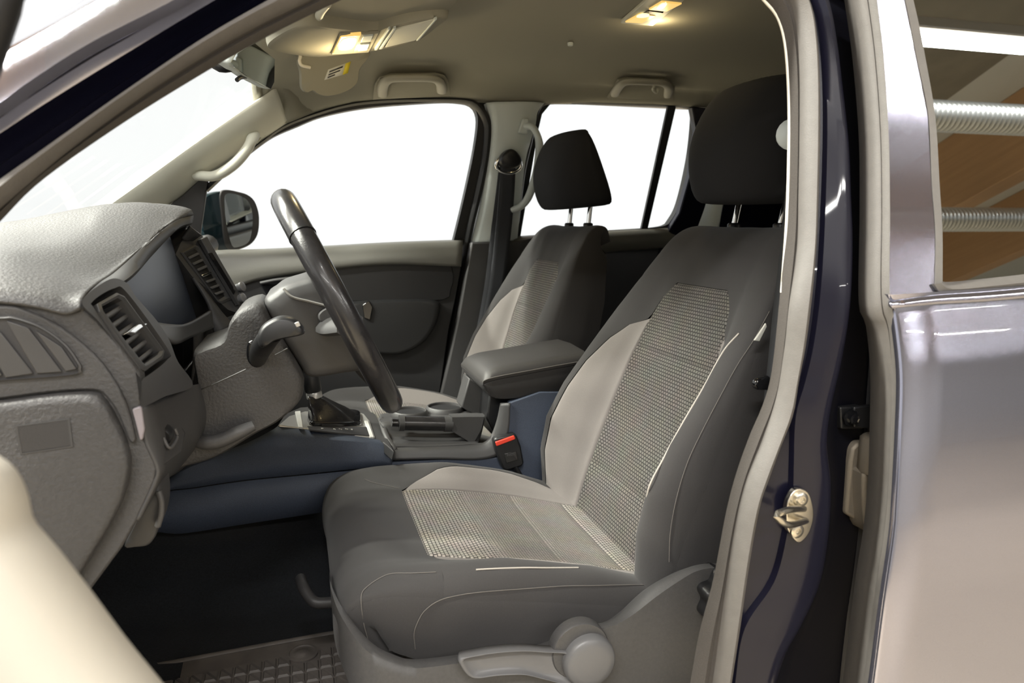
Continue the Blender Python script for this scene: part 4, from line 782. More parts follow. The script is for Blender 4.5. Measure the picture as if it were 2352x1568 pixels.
# ================================================================== steering column, wheel, stalk
WC = Vector((0.064, 1.2, 1.423)); E1 = Vector((0.166, 0, -0.348)).normalized(); E2 = Vector((0, 1, 0)); WN = Vector((0.348, 0, 0.166)).normalized()
col = root('steering_column', 'grained dark steering column cowl with tilt lever', 'steering column', PY(560, 1000, 1.2))
so_ = [(441, 818), (457, 802), (512, 779), (528, 738), (553, 709), (591, 696), (606, 703), (622, 735), (656, 792), (694, 858), (699, 890), (688, 926), (640, 970), (585, 1000), (520, 1040), (470, 1062), (420, 1076), (395, 1080), (420, 1000), (450, 900)]
puff('column_cowl', [PY(x, y, 1.10) for x, y in so_], [(0.20, 0.9), (0.17, 0.98), (0.03, 1.0), (0.012, 0.995), (0.002, 0.975), (-0.003, 0.93), (-0.004, 0.8)], M['dash'], col, smooth=90)
tube('cowl_seam', [PY(443, 903, 1.0965), PY(500, 878, 1.0965), PY(565, 848, 1.0965)], 0.0012, M['black'], col, n=16, seg=6)
tube('cowl_seam', [PY(632, 815, 1.0965), PY(660, 800, 1.0985)], 0.0012, M['black'], col, n=8, seg=6)
tube('tilt_lever', [PY(442, 1008, 1.10), PY(470, 1016, 1.085), PY(505, 1012, 1.08), PY(545, 994, 1.08), (PY(582, 977, 1.085))], [(0, 0.010), (0.3, 0.013), (0.8, 0.012), (1, 0.009)], M['grey_plastic'], col, n=30, flat=0.8)
stk = root('indicator_stalk', 'black indicator stalk reaching out from the column towards the door', 'stalk', PY(600, 840, 1.08))
plate('stalk_base', [PY(x, y, 1.094) for x, y in ((565, 800), (570, 785), (590, 778), (612, 786), (618, 808), (612, 832), (596, 845), (578, 842), (566, 825))], (0, 0.01, 0), M['gloss_black'], stk, bev=0.004, smooth=30)
tube('stalk_neck', [PY(592, 824, 1.10), PY(598, 805, 1.07), PY(612, 782, 1.035), PY(625, 765, 1.02)], [(0, 0.012), (0.5, 0.0145), (1, 0.014)], M['black'], stk, n=20, seg=16)
puff('stalk_paddle', [PY(x, y, 0.995) for x, y in ((590, 776), (600, 753), (618, 739), (643, 729), (671, 731), (690, 744), (701, 761), (695, 771), (655, 779), (625, 787), (606, 800), (594, 798))], [(0.034, 0.8), (0.028, 0.96), (0.018, 1.0), (0.008, 0.98), (0.002, 0.9), (0.0, 0.75)], M['black'], stk, smooth=60)
plate('stalk_symbol', [PY(x, y, 0.9945) for x, y in ((676, 742), (686, 738), (691, 748), (681, 752))], (0, 0.004, 0), M['silver'], stk, bev=0.0008)
sw_ = root('steering_wheel', 'worn black leather steering wheel seen edge on', 'steering wheel', WC + E1 * 0.19)
def arc(a0, a1, n, R): return [WC - E1 * (R * math.cos(a0 + (a1 - a0) * i / (n - 1))) - E2 * (R * math.sin(a0 + (a1 - a0) * i / (n - 1))) for i in range(n)]
A = math.radians(47); R_ = 0.1765
tube('rim_grip', arc(A + 0.008, 2 * math.pi - A - 0.008, 90, R_), 0.0182, M['leather'], sw_, raw=True, seg=20, ref=WN)
tube('rim_insert', arc(-A, A, 50, R_), 0.0190, M['leather'], sw_, raw=True, seg=20, ref=WN, label='smoother upper section of the rim')
for s in (-1, 1): tube('rim_seam', arc(s * A - 0.006, s * A + 0.006, 5, R_), 0.0196, M['black'], sw_, raw=True, seg=20, ref=WN)
hub = [(606, 692), (628, 672), (650, 656), (690, 643), (722, 636), (760, 648), (800, 700), (835, 780), (850, 830), (838, 852), (790, 861), (730, 870), (704, 866), (690, 846), (655, 792), (622, 737)]
puff('airbag_hub', [PY(x, y, 1.12) for x, y in hub], [(0.20, 0.85), (0.17, 0.97), (0.03, 1.0), (0.012, 0.985), (0.002, 0.95), (-0.004, 0.88), (-0.006, 0.7)], M['dash_smooth'], sw_, smooth=80)
tube('hub_trim', [PY(652, 664, 1.118), PY(672, 682, 1.112), PY(710, 692, 1.112), PY(756, 704, 1.112)], 0.004, M['silver'], sw_, n=24, seg=8, flat=0.5)
tube('wheel_spoke', [WC - E2 * 0.06 - WN * 0.03 + E1 * 0.01, WC - E2 * 0.12 - WN * 0.02 + E1 * 0.012, WC - E2 * 0.172 + E1 * 0.012], 0.022, M['dash_smooth'], sw_, n=12, flat=0.5, ref=E1)
tube('wheel_spoke', [WC + E2 * 0.06 - WN * 0.03 + E1 * 0.01, WC + E2 * 0.12 - WN * 0.02 + E1 * 0.012, WC + E2 * 0.172 + E1 * 0.012], 0.022, M['dash_smooth'], sw_, n=12, flat=0.5, ref=E1)
tube('wheel_spoke', [WC + E1 * 0.05 - WN * 0.03, WC + E1 * 0.12 - WN * 0.015, WC + E1 * 0.172], 0.02, M['dash_smooth'], sw_, n=12, flat=0.5, ref=WN)
puff('spoke_switch', [PY(x, y, 1.108) for x, y in ((730, 722), (745, 708), (764, 704), (776, 716), (772, 734), (750, 742), (734, 738))], [(0.02, 1), (0.0, 0.95), (-0.003, 0.8)], M['grey_plastic'], sw_)

# ================================================================== centre console
con = root('centre_console', 'dark blue grey centre console between the front seats', 'console', PY(700, 1180, 1.55))
T = [(300, 1170, 1.475), (372, 1112, 1.475), (445, 1060, 1.48), (560, 1021, 1.485), (630, 986, 1.49), (648, 981, 1.49), (760, 995, 1.49), (847, 1007, 1.49), (882, 1016, 1.49), (901, 1038, 1.488), (901, 1058, 1.485)]
T2 = [(300, 1176, 1.465), (372, 1122, 1.465), (445, 1072, 1.468), (560, 1040, 1.47), (630, 1010, 1.472), (655, 1006, 1.472), (760, 1014, 1.472), (847, 1024, 1.472), (878, 1032, 1.472), (893, 1044, 1.472), (899, 1060, 1.475)]
S1 = [(300, 1186, 1.465), (372, 1131, 1.465), (445, 1119, 1.465), (560, 1102, 1.466), (700, 1088, 1.466), (847, 1073, 1.468), (899, 1067, 1.47)]
S2 = [(300, 1189, 1.467), (372, 1134, 1.467), (445, 1122, 1.467), (560, 1105, 1.468), (700, 1091, 1.468), (847, 1076, 1.47), (905, 1070, 1.47)]
S3 = [(300, 1225, 1.467), (360, 1221, 1.467), (420, 1224, 1.467), (560, 1203, 1.468), (751, 1174, 1.47), (905, 1150, 1.47)]
rib('side_panel', [C(T), C(T2), C(S1)], M['console_blue'], con, n=60, sub=2, thick=0.003)
rib('lower_side_panel', [C(S2), C(S3)], M['console_blue'], con, n=40, sub=2, thick=0.003)
rear = [(899, 1062), (1010, 1056), (1100, 1056), (1146, 1050), (1166, 1000), (1170, 925), (1240, 900), (1330, 900), (1340, 1200), (900, 1200)]
plate('rear_side_panel', [PY(x, y, 1.478) for x, y in rear], (0, 0.02, 0), M['console_blue'], con, bev=0.002)
gA, gB = PY(640, 978, 1.49), PY(882, 1013, 1.49); gn = (gB - gA).cross(Vector((0, 1, 0))).normalized()
if gn.z < 0: gn = -gn
def PG(px, py, off=0.0): return PP(px, py, gA + gn * off, gn)
plate('gear_surround', [PG(x, y) for x, y in ((637, 978), (655, 950), (690, 935), (760, 930), (830, 935), (862, 950), (905, 1036), (880, 1014))], -gn * 0.02, M['dash_smooth'], con, bev=0.002)
plate('gear_plate', [PG(x, y, 0.003) for x, y in ((641, 975), (664, 955), (700, 944), (815, 944), (836, 950), (850, 967), (862, 1004), (845, 1003))], -gn * 0.006, M['silver'], con, bev=0.0015)
plate('plate_strip', [PG(x, y, 0.005) for x, y in ((678, 944), (690, 943), (696, 981), (686, 980))], -gn * 0.004, M['white'], con, bev=0.0008)
plate('plate_strip', [PG(x, y, 0.005) for x, y in ((837, 965), (845, 966), (859, 1003), (850, 1003))], -gn * 0.004, M['white'], con, bev=0.0008)
plate('symbol_strip', [PG(x, y, 0.0045) for x, y in ((706, 978), (842, 980), (850, 1000), (800, 996), (712, 986))], -gn * 0.003, M['dark_plastic'], con)
def text(name, s, p, xd, n, size, mt, par):
    cu = bpy.data.curves.new(name, 'FONT'); cu.body = s; cu.size = size; cu.extrude = 0.0003; cu.align_x = 'CENTER'; cu.align_y = 'CENTER'
    o = bpy.data.objects.new(name, cu); COL.objects.link(o); 
    xd = Vector(xd).normalized(); n = Vector(n).normalized(); yd = n.cross(xd).normalized(); xd = yd.cross(n)
    R = Matrix((xd, yd, n)).transposed()
    me = o.to_mesh(); V = [Vector(p) + R @ v.co for v in me.vertices]; Fc = [tuple(q.vertices) for q in me.polygons]; o.to_mesh_clear()
    bpy.data.objects.remove(o); bpy.data.curves.remove(cu)
    return obj(name, V, Fc, mt, par, smooth=False)
for s, x, y in (('P', 740, 984), ('R', 768, 985), ('N', 782, 985), ('D', 796, 985), ('S', 808, 986)):
    text('gear_letter', s, PG(x, y, 0.0052), (gB - gA), gn, 0.010, M['white'], con)
bf = [(706, 956), (712, 948), (760, 944), (816, 947), (827, 954), (827, 972), (820, 978), (725, 979), (708, 970)]
puff('boot_frame', [PG(x, y, 0.003) for x, y in bf], [(0, 1), (0.006, 0.99), (0.008, 0.94)], M['gloss_black'], con, axis=tuple(gn), smooth=50)
gl_ = root('gear_lever', 'automatic gear lever with black leather boot and chrome collar', 'gear lever', PG(765, 965))
b0 = cr([PG(x, y, 0.006) for x, y in ((712, 958), (716, 950), (760, 947), (814, 950), (822, 956), (821, 970), (815, 975), (730, 976), (713, 969))], 48, True)
tp = PY(722, 908, 1.575)
bc0 = sum(b0, Vector()) / 48
rows = []
for k in range(9):
    t = k / 8
    c = bc0.lerp(tp, t); sc_ = 0.27 + 0.73 * (1 - t) ** 1.1
    row = []
    for i, p in enumerate(b0):
        d = (p - bc0) * sc_; ang = 2 * math.pi * i / 48
        w = 1 + 0.10 * math.sin(3 * ang + 5 * t) * math.sin(math.pi * t)
        cc2 = bc0 + (tp - bc0) * t + gn * (0.003 * math.sin(math.pi * t))
        row.append(cc2 + d * w)
    rows.append(row)
loft('leather_boot', rows, M['leather'], gl_, cv=True, caps=True, auto=0)
ax_ = (PY(715, 870, 1.575) - tp).normalized()
lathe('chrome_collar', [(0.013, -0.006), (0.0165, -0.004), (0.0165, 0.006), (0.014, 0.010)], tp, ax_, M['silver'], gl_, seg=20)
lathe('lever_shaft', [(0.015, 0.008), (0.0175, 0.012), (0.0175, 0.045), (0.016, 0.05), (0.02, 0.10), (0.012, 0.13)], tp, ax_, M['black'], gl_, seg=20)
# tray with cup holders
rib('cup_tray', [C([(872, 952, 1.68), (960, 940, 1.68), (1070, 930, 1.68)]), C([(874, 964, 1.60), (885, 968, 1.575), (1000, 962, 1.575), (1110, 955, 1.575)]), C([(876, 972, 1.565), (888, 980, 1.56), (1000, 974, 1.56), (1112, 966, 1.56)]), C([(888, 1002, 1.55), (1000, 1002, 1.55), (1105, 1000, 1.55)]), C([(900, 1016, 1.51), (1000, 1020, 1.505), (1098, 1018, 1.505)]), C([(899, 1026, 1.495), (1000, 1024, 1.492), (1110, 1018, 1.492)])], M['dash_smooth'], con, n=30, sub=3, thick=0.003)
rib('tray_rim', [C([(899, 1027, 1.497), (1000, 1025, 1.492), (1090, 1021, 1.492), (1122, 1008, 1.492), (1140, 970, 1.492), (1150, 925, 1.492)]), C([(901, 1036, 1.487), (1000, 1034, 1.482), (1100, 1032, 1.482), (1135, 1016, 1.482), (1152, 975, 1.482), (1160, 925, 1.482)]), C([(901, 1056, 1.478), (1010, 1054, 1.475), (1100, 1055, 1.475), (1148, 1040, 1.475), (1168, 990, 1.475), (1172, 925, 1.475)])], M['dash_smooth'], con, n=40, sub=3, thick=0.003)
rib('tray_end_rim', [C([(868, 962, 1.62), (880, 1000, 1.53), (902, 1038, 1.487)]), C([(880, 958, 1.62), (892, 998, 1.53), (912, 1030, 1.49)])], M['grey_plastic'], con, n=14, sub=1, thick=0.006)
for (x, y, rx) in ((940, 953, 0.036), (1022, 943, 0.038)):
    ca_, cb_, cc_ = PY(880, 964, 1.60), PY(1070, 955, 1.60), PY(970, 940, 1.68); gw = (cb_ - ca_).cross(cc_ - ca_).normalized(); gw = gw if gw.z > 0 else -gw
    c = PP(x, y, ca_ + gw * 0.004, gw)
    lathe('cup_well', [(rx + 0.007, -0.002), (rx + 0.005, 0.010), (rx + 0.002, 0.012), (rx, 0.011), (rx - 0.001, 0.004)], c, gw, M['dash_smooth'], con, seg=32, caps=False)
    lathe('well_shade_disc', [(rx - 0.001, 0.0), (rx - 0.001, 0.0065), (0.001, 0.0065)], c, gw, M['black_rubber'], con, seg=32)  # black disc paints in the shade of a deep cup well
hb = root('handbrake', 'black handbrake lever lying along the console tray', 'handbrake', PY(1090, 1020, 1.53))
tube('brake_grip', [PY(918, 971, 1.53), PY(970, 972, 1.53), PY(1022, 973, 1.53)], 0.0155, M['leather'], hb, n=16, seg=18)
tube('grip_collar', [PY(916, 971, 1.53), PY(928, 971, 1.53)], 0.0172, M['dash_smooth'], hb, n=6, seg=18)
tube('grip_collar', [PY(1020, 973, 1.53), PY(1038, 973, 1.53)], 0.0172, M['dash_smooth'], hb, n=6, seg=18)
tube('release_button', [PY(900, 970, 1.53), PY(918, 971, 1.53)], 0.009, M['gloss_black'], hb, n=6, seg=14)
puff('brake_sleeve', [PY(x, y, 1.515) for x, y in ((1036, 956), (1075, 955), (1115, 955), (1108, 985), (1090, 1018), (1083, 1020), (1060, 1005), (1036, 990))], [(0.034, 0.9), (0.025, 1), (0.006, 1.0), (0.0, 0.93)], M['dash_smooth'], hb, smooth=None)
ar = root('armrest', 'black vinyl centre armrest box with stitched lid', 'armrest', PY(1200, 950, 1.58))
Nt = cr(C([(1110, 880), (1118, 876), (1150, 868), (1210, 857), (1280, 844), (1350, 832)], 1.478), 24)
Nb = cr(C([(1110, 886), (1122, 902), (1146, 917), (1210, 914), (1280, 906), (1350, 900)], 1.478), 24)
lid, low = [], []
for i, (a, b) in enumerate(zip(Nt, Nb)):
    k = min(1.0, i / 4.0); k = math.sqrt(max(0.0, 1 - (1 - k) ** 2)); h = 0.004 + 0.018 * k
    lid.append([a + Vector((0, 0.002, -0.002)), a + Vector((0, 0, 0.004)), a + Vector((0, 0.006, h * 0.75)), a + Vector((0, 0.025, h)), a + Vector((0, 0.11, h + 0.004 * k)), a + Vector((0, 0.195, h)), a + Vector((0, 0.214, h * 0.75)), a + Vector((0, 0.22, 0)), a + Vector((0, 0.218, -0.002))])
    low.append([a + Vector((0, 0.003, -0.003)), a.lerp(b, 0.5) + Vector((0, 0.001, 0)), b + Vector((0, 0.008, 0)), b + Vector((0, 0.03, -0.004)), b + Vector((0, 0.19, -0.004)), b + Vector((0, 0.212, 0)), a + Vector((0, 0.217, -0.003))])
loft('armrest_lid', lid, M['arm_vinyl'], ar, cv=True, caps=True)
loft('armrest_box', low, M['dark_plastic'], ar, cv=True, caps=True)
tube('lid_stitching', [p + Vector((0, -0.0005, 0.005)) for p in Nt], 0.0011, M['thread'], ar, n=40, seg=6)
plate('armrest_bracket', [PY(x, y, 1.60) for x, y in ((1078, 868), (1114, 890), (1122, 960), (1094, 956), (1060, 935))], (0, 0.06, 0), M['dash_smooth'], ar, bev=0.003)
plate('armrest_stem', [PY(x, y, 1.53) for x, y in ((1124, 905), (1230, 905), (1260, 1010), (1140, 1010), (1118, 960))], (0, 0.14, 0), M['black'], ar, bev=0.004)
bk = root('belt_buckle', 'black belt buckle with red release button beside the driver cushion', 'buckle', PY(1180, 1085, 1.465))
bkp = [(1134, 1012), (1140, 1005), (1180, 996), (1187, 999), (1197, 1025), (1204, 1064), (1198, 1071), (1164, 1082), (1156, 1078), (1140, 1040)]
plate('buckle_body', [PY(x, y, 1.462) for x, y in bkp], (0, 0.022, 0), M['black'], bk, bev=0.004)
plate('release_button', [PY(x, y, 1.459) for x, y in ((1138, 1015), (1181, 1000), (1184, 1006), (1183, 1009), (1141, 1025))], (0, 0.012, 0), M['red'], bk, bev=0.002)
tube('buckle_stalk', [PY(1180, 1070, 1.473), PY(1205, 1110, 1.473), PY(1240, 1150, 1.473)], 0.012, M['black'], bk, n=10, flat=0.5)
plate('press_recess', [PY(x, y, 1.4605) for x, y in ((1158, 1042), (1186, 1035), (1190, 1056), (1163, 1064))], (0, 0.004, 0), M['gloss_black'], bk, bev=0.001)
text('press_lettering', 'PRESS', PY(1173, 1044, 1.4595), (PY(1186, 1037, 1.46) - PY(1160, 1044, 1.46)), (0, -1, 0), 0.007, M['grey_plastic'], bk)

# ================================================================== footwell
ft = root('floor_mat', 'brown black rubber floor mat with triangular tread in the driver footwell', 'floor mat', (0.0, 1.12, 0.805))
MZ = 0.826
mo = [PZ(x, y, MZ) for x, y in ((150, 1600), (340, 1528), (540, 1492), (690, 1464), (800, 1452))]
q0, q1 = PZ(345, 1527, MZ), PZ(690, 1464, MZ)
ymax = (q0.y + q1.y) / 2
outl2 = [Vector((-0.36, 0.87, MZ)), Vector((-0.36, q0.y, MZ)), Vector((q0.x, q0.y, MZ)), Vector((q1.x, q1.y, MZ)), Vector((0.16, q1.y + 0.01, MZ)), Vector((0.16, 0.87, MZ))]
plate('mat_base', outl2, (0, 0, -0.012), M['mat_rubber'], ft, bev=0.003)
tube('mat_border', [Vector((q0.x - 0.12, q0.y - 0.004, MZ)), q0 + Vector((0, -0.004, 0)), q1 + Vector((0, -0.004, 0)), Vector((0.15, q1.y + 0.004, MZ))], 0.006, M['mat_rubber'], ft, n=20, seg=8, flat=0.7)
tri = {}
def tread(kind):
    if kind in tri: return tri[kind]
    sx, sy = 0.0225, 0.030
    P = [(0.0012, 0.0012), (sx - 0.0024, 0.0012), (0.0012, sy - 0.0024)] if kind == 0 else [(sx - 0.0008, 0.0020), (sx - 0.0008, sy - 0.0012), (0.0020, sy - 0.0012)]
    c = Vector((sum(p[0] for p in P) / 3, sum(p[1] for p in P) / 3))
    V = [(x, y, 0) for x, y in P] + [(c.x + (x - c.x) * 0.72, c.y + (y - c.y) * 0.72, 0.0035) for x, y in P]
    me = bpy.data.meshes.new('tread_block'); me.from_pydata(V, [], [(0, 1, 4, 3), (1, 2, 5, 4), (2, 0, 3, 5), (3, 4, 5)]); me.materials.append(M['mat_rubber']); tri[kind] = me; return me
nb = 0
for i in range(17):
    for j in range(7):
        x = -0.26 + i * 0.0225; y = ymax - 0.045 - (j + 1) * 0.030 + (x + 0.05) * 0.10
        if x > 0.09 or (Vector((x + 0.011, y + 0.015, 0)) - Vector((PZ(695, 1500, MZ).x, PZ(695, 1500, MZ).y, 0))).length < 0.034: continue
        if y > ymax - 0.05 + (x * 0.1): continue
        for k in (0, 1):
            o = bpy.data.objects.new('tread_block', tread(k)); COL.objects.link(o); o.parent = ft; o.location = Vector((x, y, MZ)) - LOC[ft.name]; nb += 1
lathe('mat_fastener', [(0.026, 0.0), (0.026, 0.003), (0.022, 0.004), (0.021, 0.002), (0.012, 0.0025), (0.010, 0.005), (0.004, 0.0055)], PZ(695, 1502, MZ), (0, 0, 1), M['mat_rubber'], ft, seg=28)
# ================================================================== open driver door (close to the camera, mostly outside the picture)
dd = root('car_door', 'open driver door, only its pale grip shows blurred at the lower corner', 'car door', (-0.22, 0.30, 0.55))
Eg = [(-140, 1020), (-60, 1032), (0, 1060), (32, 1090), (52, 1135), (64, 1188), (78, 1212), (125, 1266), (200, 1362), (282, 1472), (362, 1570), (440, 1670), (520, 1780)]
def gs(dx, dy, Y): return [PY(x + dx, y + dy, Y) for x, y in Eg]
rib('door_grip', [gs(-6, 4, 0.43), gs(0, 0, 0.39), gs(-30, 16, 0.372), gs(-110, 60, 0.352), gs(-260, 150, 0.345), gs(-420, 260, 0.37), gs(-430, 280, 0.42)], M['blurdoor'], dd, n=50, sub=3)
hd = (Vector((-0.13, 0.0, 0)) - Vector((-0.35, 0.62, 0))).normalized()
for nm, z0, z1, mt, w in (('door_skin', 0.5, 1.36, M['paint'], 0.09), ('door_card', 0.55, 1.34, M['dark_plastic'], 0.03)):
    c = Vector((-0.35, 0.62, 0)) + hd * 0.36; n2 = Vector((-hd.y, hd.x, 0)); n2 = n2 if n2.x > 0 else -n2
    cc3 = c + n2 * (-0.06 if nm == 'door_skin' else 0.0); cc3.z = (z0 + z1) / 2
    box(nm, cc3, (0.62, w, z1 - z0), mt, dd, bev=0.01, rot=Matrix(((hd.x, n2.x, 0), (hd.y, n2.y, 0), (0, 0, 1))))
tube('window_frame', [PY(60, -190, 0.52), PY(-4, 0, 0.50), PY(-42, 110, 0.50), PY(-150, 420, 0.50), PY(-230, 650, 0.50)], 0.012, M['black_rubber'], dd, n=20, seg=12)
# ================================================================== seats
def hermite(tab):
    """tab: [(s, y, h)] -> function s -> (y, h), smooth through the points"""
    n = len(tab); ms = []
    for i in range(n):
        a = tab[max(0, i - 1)]; b = tab[min(n - 1, i + 1)]
        ds = b[0] - a[0]; ms.append(((b[1] - a[1]) / ds, (b[2] - a[2]) / ds))
    def f(s):
        s = max(tab[0][0], min(tab[-1][0], s))
        for i in range(n - 1):
            if s <= tab[i + 1][0]: break
        a, b = tab[i], tab[i + 1]; d = b[0] - a[0]; t = (s - a[0]) / d
        h00 = 2 * t ** 3 - 3 * t * t + 1; h10 = t ** 3 - 2 * t * t + t; h01 = -2 * t ** 3 + 3 * t * t; h11 = t ** 3 - t * t
        return tuple(h00 * a[k] + h10 * d * ms[i][k - 1] + h01 * b[k] + h11 * d * ms[i + 1][k - 1] for k in (1, 2))
    return f
class Skin:
    def __init__(s, path, sec, wtab, btab, sign, Yc, ntab=None, tilt=0.0, piv=(0, 0), dz=0.0):
        ct, st_ = math.cos(tilt), math.sin(tilt)
        path = [(piv[0] + (x - piv[0]) * ct - (z - piv[1]) * st_, piv[1] + (x - piv[0]) * st_ + (z - piv[1]) * ct + dz * min(1, max(0, (z - 1.0) / 0.2))) for x, z in path]
        pts = cr([(x, 0, z) for x, z in path], 161); s.P = pts; s.L = [0.0]
        for a, b in zip(pts, pts[1:]): s.L.append(s.L[-1] + (b - a).length)
        s.len = s.L[-1]; s.sec = hermite(sec); s.w = wtab; s.b = btab; s.sign = sign; s.Yc = Yc; s.n = ntab
    def at(s, u, l):
        l = max(0, min(s.len, l)); i = min(range(len(s.L)), key=lambda k: abs(s.L[k] - l)); i = max(1, min(len(s.P) - 2, i))
        f = (l - s.L[i]) / max(1e-6, (s.L[i + 1] - s.L[i]) if l >= s.L[i] else (s.L[i] - s.L[i - 1]))
        c = s.P[i].lerp(s.P[i + 1], f) if f >= 0 else s.P[i].lerp(s.P[i - 1], -f)
        t = (s.P[min(i + 3, len(s.P) - 1)] - s.P[max(i - 3, 0)]).normalized()
        n = Vector((-t.z, 0, t.x)) * s.sign
        y, h = s.sec(abs(u)); y *= interp(l, s.w)
        if h > 0: h *= interp(l, s.b)
        elif s.n: h *= interp(l, s.n)
        return Vector((c.x, s.Yc + (y if u > 0 else -y), c.z)) + n * h
    def patch(s, name, f0, f1, l0, l1, nu, nl, mt, par, groove=0.0035, lift=0.0, **k):
        rows, uv = [], []
        for i in range(nl + 1):
            l = l0 + (l1 - l0) * i / nl; a = f0(l) if callable(f0) else f0; b = f1(l) if callable(f1) else f1
            row = []
            # tight edge columns give each panel a rolled seam
            ee = 0.35 / nu; ts = [0, ee] + [j / nu for j in range(1, nu)] + [1 - ee, 1]
            for t in ts:
                u = a + (b - a) * t; p = s.at(u, l)
                e = 0.004; du = s.at(u + e, l) - s.at(u - e, l); dl = s.at(u, l + e) - s.at(u, l - e)
                n = du.cross(dl)
                if n.length > 1e-12: n.normalize()
                # outward: away from the seat's core
                core = s.at(0, l); ax = Vector((0, 0, 0))
                tt = s.at(0, min(l + 0.01, s.len)) - s.at(0, max(l - 0.01, 0)); nn = Vector((-tt.z, 0, tt.x)) * s.sign
                if n.dot(nn.normalized()) < 0 and abs(u) < 0.8: n = -n
                if abs(u) >= 0.8 and n.y * u < 0: n = -n
                edge = (t == 0 or t == 1) or (i == 0 or i == nl)
                row.append(p + n * (lift - (groove if edge else 0)))
                y, h = s.sec(abs(u)); uv.append((math.copysign(y, u), l))
            rows.append(row)
        return loft(name, rows, mt, par, uv=uv, auto=0, **k)
    def line(s, name, pts, r, mt, par, lift=0.001, n=60):
        P = []
        for u, l in cr([(a, b, 0) for a, b in pts], n):
            pass
        return None

def make_seat(Yc, labeltext, tilt=0.0, dz=0.0, hs=1.0, hz0=0.0):
    seat = root('front_seat', labeltext, 'seat', (0.35, Yc, 0.82), group='front seats')
    BP = [(0.525, 0.945), (0.555, 1.02), (0.595, 1.12), (0.635, 1.235), (0.672, 1.34), (0.708, 1.43), (0.742, 1.495), (0.772, 1.53), (0.802, 1.542), (0.826, 1.534), (0.838, 1.50)]
    bsec = [(0, 0, 0), (0.25, 0.085, 0.0), (0.46, 0.158, 0.010), (0.58, 0.190, 0.046), (0.70, 0.224, 0.076), (0.78, 0.250, 0.074), (0.86, 0.272, 0.038), (0.93, 0.272, -0.04), (1.0, 0.258, -0.10)]
    bw = [(0, 0.93), (0.1, 0.98), (0.22, 1.0), (0.35, 0.97), (0.45, 0.90), (0.55, 0.80), (0.62, 0.73), (0.68, 0.66), (0.72, 0.62)]
    bb = [(0, 0.55), (0.05, 0.8), (0.11, 1.15), (0.18, 1.3), (0.26, 1.15), (0.35, 0.8), (0.45, 0.45), (0.52, 0.22), (0.58, 0.08), (0.72, 0.0)]
    S = Skin(BP, bsec, bw, bb, 1, Yc, [(0, 1), (0.46, 1), (0.56, 0.85), (0.64, 0.6), (0.75, 0.45)], tilt, (0.55, 0.98), dz)
    LT = 0.525
    a = lambda l: interp(l, [(0, 0.46), (0.36, 0.45), (0.44, 0.43), (0.49, 0.40), (0.512, 0.35), (LT, 0.31)])
    ot = lambda l: interp(l, [(0, 0.70), (0.24, 0.70), (0.32, 0.69), (0.38, 0.64), (0.42, 0.56), (0.445, 0.43), (0.49, 0.40), (0.512, 0.35), (LT, 0.31)])
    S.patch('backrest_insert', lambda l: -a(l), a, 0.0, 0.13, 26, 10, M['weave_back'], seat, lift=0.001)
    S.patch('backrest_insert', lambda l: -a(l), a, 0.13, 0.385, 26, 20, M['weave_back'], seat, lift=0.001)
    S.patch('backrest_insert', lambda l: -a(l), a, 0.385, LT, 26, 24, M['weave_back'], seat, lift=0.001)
    for sg in (-1, 1):
        S.patch('backrest_bolster', (lambda l: sg * a(l)), (lambda l: sg * ot(l)), 0.0, 0.444, 12, 36, M['fab_light'], seat, label='light grey inner bolster cloth')
        S.patch('backrest_edge', (lambda l: sg * ot(l)), sg * 0.87, 0.0, LT, 10, 44, M['fab_dark'], seat, groove=0.0004)
        S.patch('backrest_side', sg * 0.87, sg * 1.0, 0.0, S.len, 8, 50, M['fab_dark'], seat, groove=0.0004)
    S.patch('backrest_top', -0.87, 0.87, LT, S.len, 60, 26, M['fab_dark'], seat, groove=0.0004)
    bk = []
    for i in range(30):
        l = S.len * i / 29; p, q = S.at(-1, l), S.at(1, l); bk.append([p.lerp(q, j / 6) + Vector((0.02 * math.sin(math.pi * j / 6), 0, 0)) for j in range(7)])
    loft('backrest_rear', bk, M['fab_black'], seat)
    # cushion
    CP = [(0.62, 0.955), (0.56, 0.968), (0.47, 0.990), (0.38, 1.012), (0.29, 1.030), (0.20, 1.045), (0.13, 1.056), (0.085, 1.056), (0.05, 1.040), (0.034, 1.005), (0.036, 0.96), (0.055, 0.915)]
    csec = [(0, 0, 0), (0.25, 0.085, 0.0), (0.46, 0.158, 0.004), (0.58, 0.191, 0.020), (0.70, 0.226, 0.035), (0.80, 0.258, 0.022), (0.88, 0.274, -0.020), (0.94, 0.274, -0.07), (1.0, 0.262, -0.115)]
    cw = [(0, 0.92), (0.1, 0.96), (0.25, 1.0), (0.42, 1.0), (0.50, 0.975), (0.56, 0.94), (0.62, 0.90), (0.7, 0.88)]
    cb = [(0, 0.0), (0.06, 0.25), (0.12, 0.55), (0.22, 0.9), (0.36, 1.0), (0.44, 0.7), (0.52, 0.35), (0.6, 0.1)]
    K = Skin(CP, csec, cw, cb, -1, Yc, [(0, 1), (0.42, 1), (0.52, 0.8), (0.7, 0.7)])
    LF = 0.455
    ca = lambda l: interp(l, [(0.03, 0.46), (0.38, 0.455), (0.43, 0.44), (LF, 0.42)])
    co = lambda l: interp(l, [(0.02, 0.49), (0.08, 0.57), (0.16, 0.66), (0.26, 0.69), (0.34, 0.68), (0.38, 0.64), (0.42, 0.54), (0.45, 0.44), (LF, 0.42)])
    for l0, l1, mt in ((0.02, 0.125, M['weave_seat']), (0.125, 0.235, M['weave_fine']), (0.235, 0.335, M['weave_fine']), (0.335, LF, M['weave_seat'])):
        K.patch('cushion_insert', lambda l: -ca(l), ca, l0, l1, 26, 12, mt, seat, groove=0.0025, lift=0.001)
